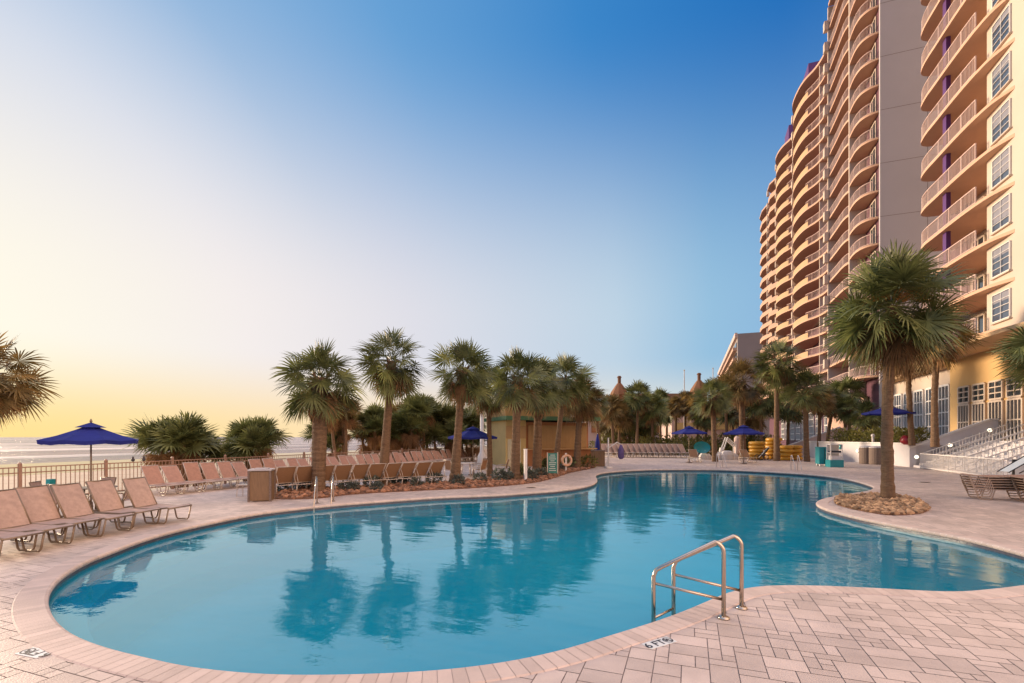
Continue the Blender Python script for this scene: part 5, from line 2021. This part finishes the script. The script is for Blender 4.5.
for y in (-0.25, 0.25):
    MB().tube([(-0.45, y, 0.9), (-0.05, y, 2.05), (0.75, y, 1.35), (0.72, y, 0.0)], 0.06, 6).build('frame_tube', M['white'], t)
    MB().tube([(-0.05, y, 1.85), (0.7, y, 1.2)], 0.05, 6).build('brace', M['white'], t)
MB().lathe([(0.22, 0.0), (0.26, 0.3), (0.18, 0.6)], 10, -0.5, 0, 0.5).build('seat', M['bollard'], t)
MB().lathe([(0.05, 0), (0.26, 0.05), (0.26, 1.5), (0.1, 1.7)], 12, 1.0, 0.1, 0.5).build('column', M['pink'], t)
t = thing('folding_pushchair', 'folded pushchair with dark wheels before the yellow tubes', 'pushchair', at(764.5, 43.3))
f_ = MB()
f_.tube([(-0.5, 0, 0.25), (0.4, 0, 1.25)], 0.03, 6).tube([(0.3, 0, 0.2), (-0.1, 0, 0.85), (0.55, 0, 1.1)], 0.03, 6)
f_.build('frame', M['white'], t)
MB().bar((-0.25, 0, 0.45), (0.3, 0, 1.1), 0.45, 0.10).build('seat', M['dark'], t)
for x in (-0.5, 0.3):
    for y in (-0.28, 0.28):
        MB().tube([(x + 0.24 * math.cos(2 * PI * k / 14), y, 0.27 + 0.24 * math.sin(2 * PI * k / 14)) for k in range(14)], 0.03, 6, closed=True).build('wheel', M['dark'], t)

# white board beside the stacked loungers
t = thing('white_board', 'white board in a dark frame standing behind the stacked loungers', 'board', at(1028, 18.6), R(-8))
MB().box(-0.48, 0.6, -0.015, 0.015, 0.25, 1.18).build('board', M['signwhite'], t)
for a, b in (((-0.5, 0, 0.0), (-0.5, 0, 1.23)), ((-0.465, 0, 1.2), (0.585, 0, 1.2)), ((0.62, 0, 1.23), (0.62, 0, 0.0)), ((-0.465, 0, 0.2), (0.585, 0, 0.2))):
    MB().bar(a, b, 0.06, 0.06).build('frame_bar', M['dark'], t)
t = thing('folded_chair', 'folded white sling chair with black frame lying on the lounger stack', 'chair', at(1022, 16.6, 0.86), R(-12))
for y in (-0.25, 0.25):
    MB().tube([(-0.55, y, 0.02), (0.5, y, 0.75)], 0.018, 6).build('back_tube', M['dark'], t)
    MB().tube([(-0.25, y, 0.0), (0.65, y, 0.55)], 0.018, 6).build('leg', M['dark'], t)
m_ = MB()
m_.bar((-0.5, 0, 0.04), (0.45, 0, 0.70), 0.46, 0.012)
m_.build('sling', M['signwhite'], t)

# ------------------------------------------------------------------ pavilion with two turrets, flag poles
pv = thing('pavilion', 'orange pavilion with two pointed turrets rising behind the far palms', 'pavilion', at(655, 98), 0)
MB().box(-14, 12, 0, 9, 0, 5.2).build('wall', M['pink'], pv)
r_ = MB()
r_.add([(-13.5, -1, 5.2), (12.5, -1, 5.2), (12.5, 10, 5.2), (-13.5, 10, 5.2), (-7.5, 4.5, 11.4), (8.0, 4.5, 11.4)], [(0, 1, 5, 4), (1, 2, 5), (2, 3, 4, 5), (3, 0, 4), (3, 2, 1, 0)])
r_.build('roof', M['brownroof'], pv)
MB().box(-13, 11, -0.3, -0.002, 3.0, 4.4).build('wall_band', M['orangewall'], pv)
for x, top in ((-7.4, 13.6), (8.8, 14.2)):
    tw = MB().lathe([(1.55, 0), (1.55, top - 3.0)], 10, x, -0.5, 0.0).build('turret', M['terracotta'], pv)
    MB().lathe([(1.95, top - 3.0), (1.7, top - 2.4), (0.75, top - 1.0), (0.42, top - 0.6)], 10, x, -0.5).build('cone', M['terracotta'], tw)
    MB().lathe([(0.34, top - 0.598), (0.34, top + 0.5), (0.5, top + 0.55), (0.3, top + 0.9)], 8, x, -0.5).build('finial', M['brownroof'], tw)
for px, Y, top, lb in ((684.3, 70, 371, 'thin flag pole left of the right pavilion turret'), (713, 75, 369, 'thin pale flag pole over the palms by the apartment block')):
    t = thing('flag_pole', lb, 'flag pole', at(px, Y), 0, 'bare flag poles beyond the pool')
    MB().tube([(0, 0, 0), (0, 0, zat(top, Y))], [0.10, 0.06], 8).build('shaft', M['bollard'], t)
    MB().lathe([(0.02, 0), (0.13, 0.1), (0.02, 0.2)], 8, 0, 0, zat(top, Y)).build('ball', M['ochre'], t)
# shop front strip behind the palms
sh = thing('beach_shop', 'low pink and teal beach shop glimpsed behind the right far umbrellas', 'shop', at(706, 84), 0)
MB().box(-6, 7, 0, 6, 0, 7.0).build('wall', M['pink'], sh)
MB().box(-2, 3, -0.5, -0.002, 5.2, 6.8).build('fascia', M['teal'], sh)
MB().box(-5.5, 6.5, -0.4, -0.003, 3.4, 4.6).build('awning', M['ochre'], sh)
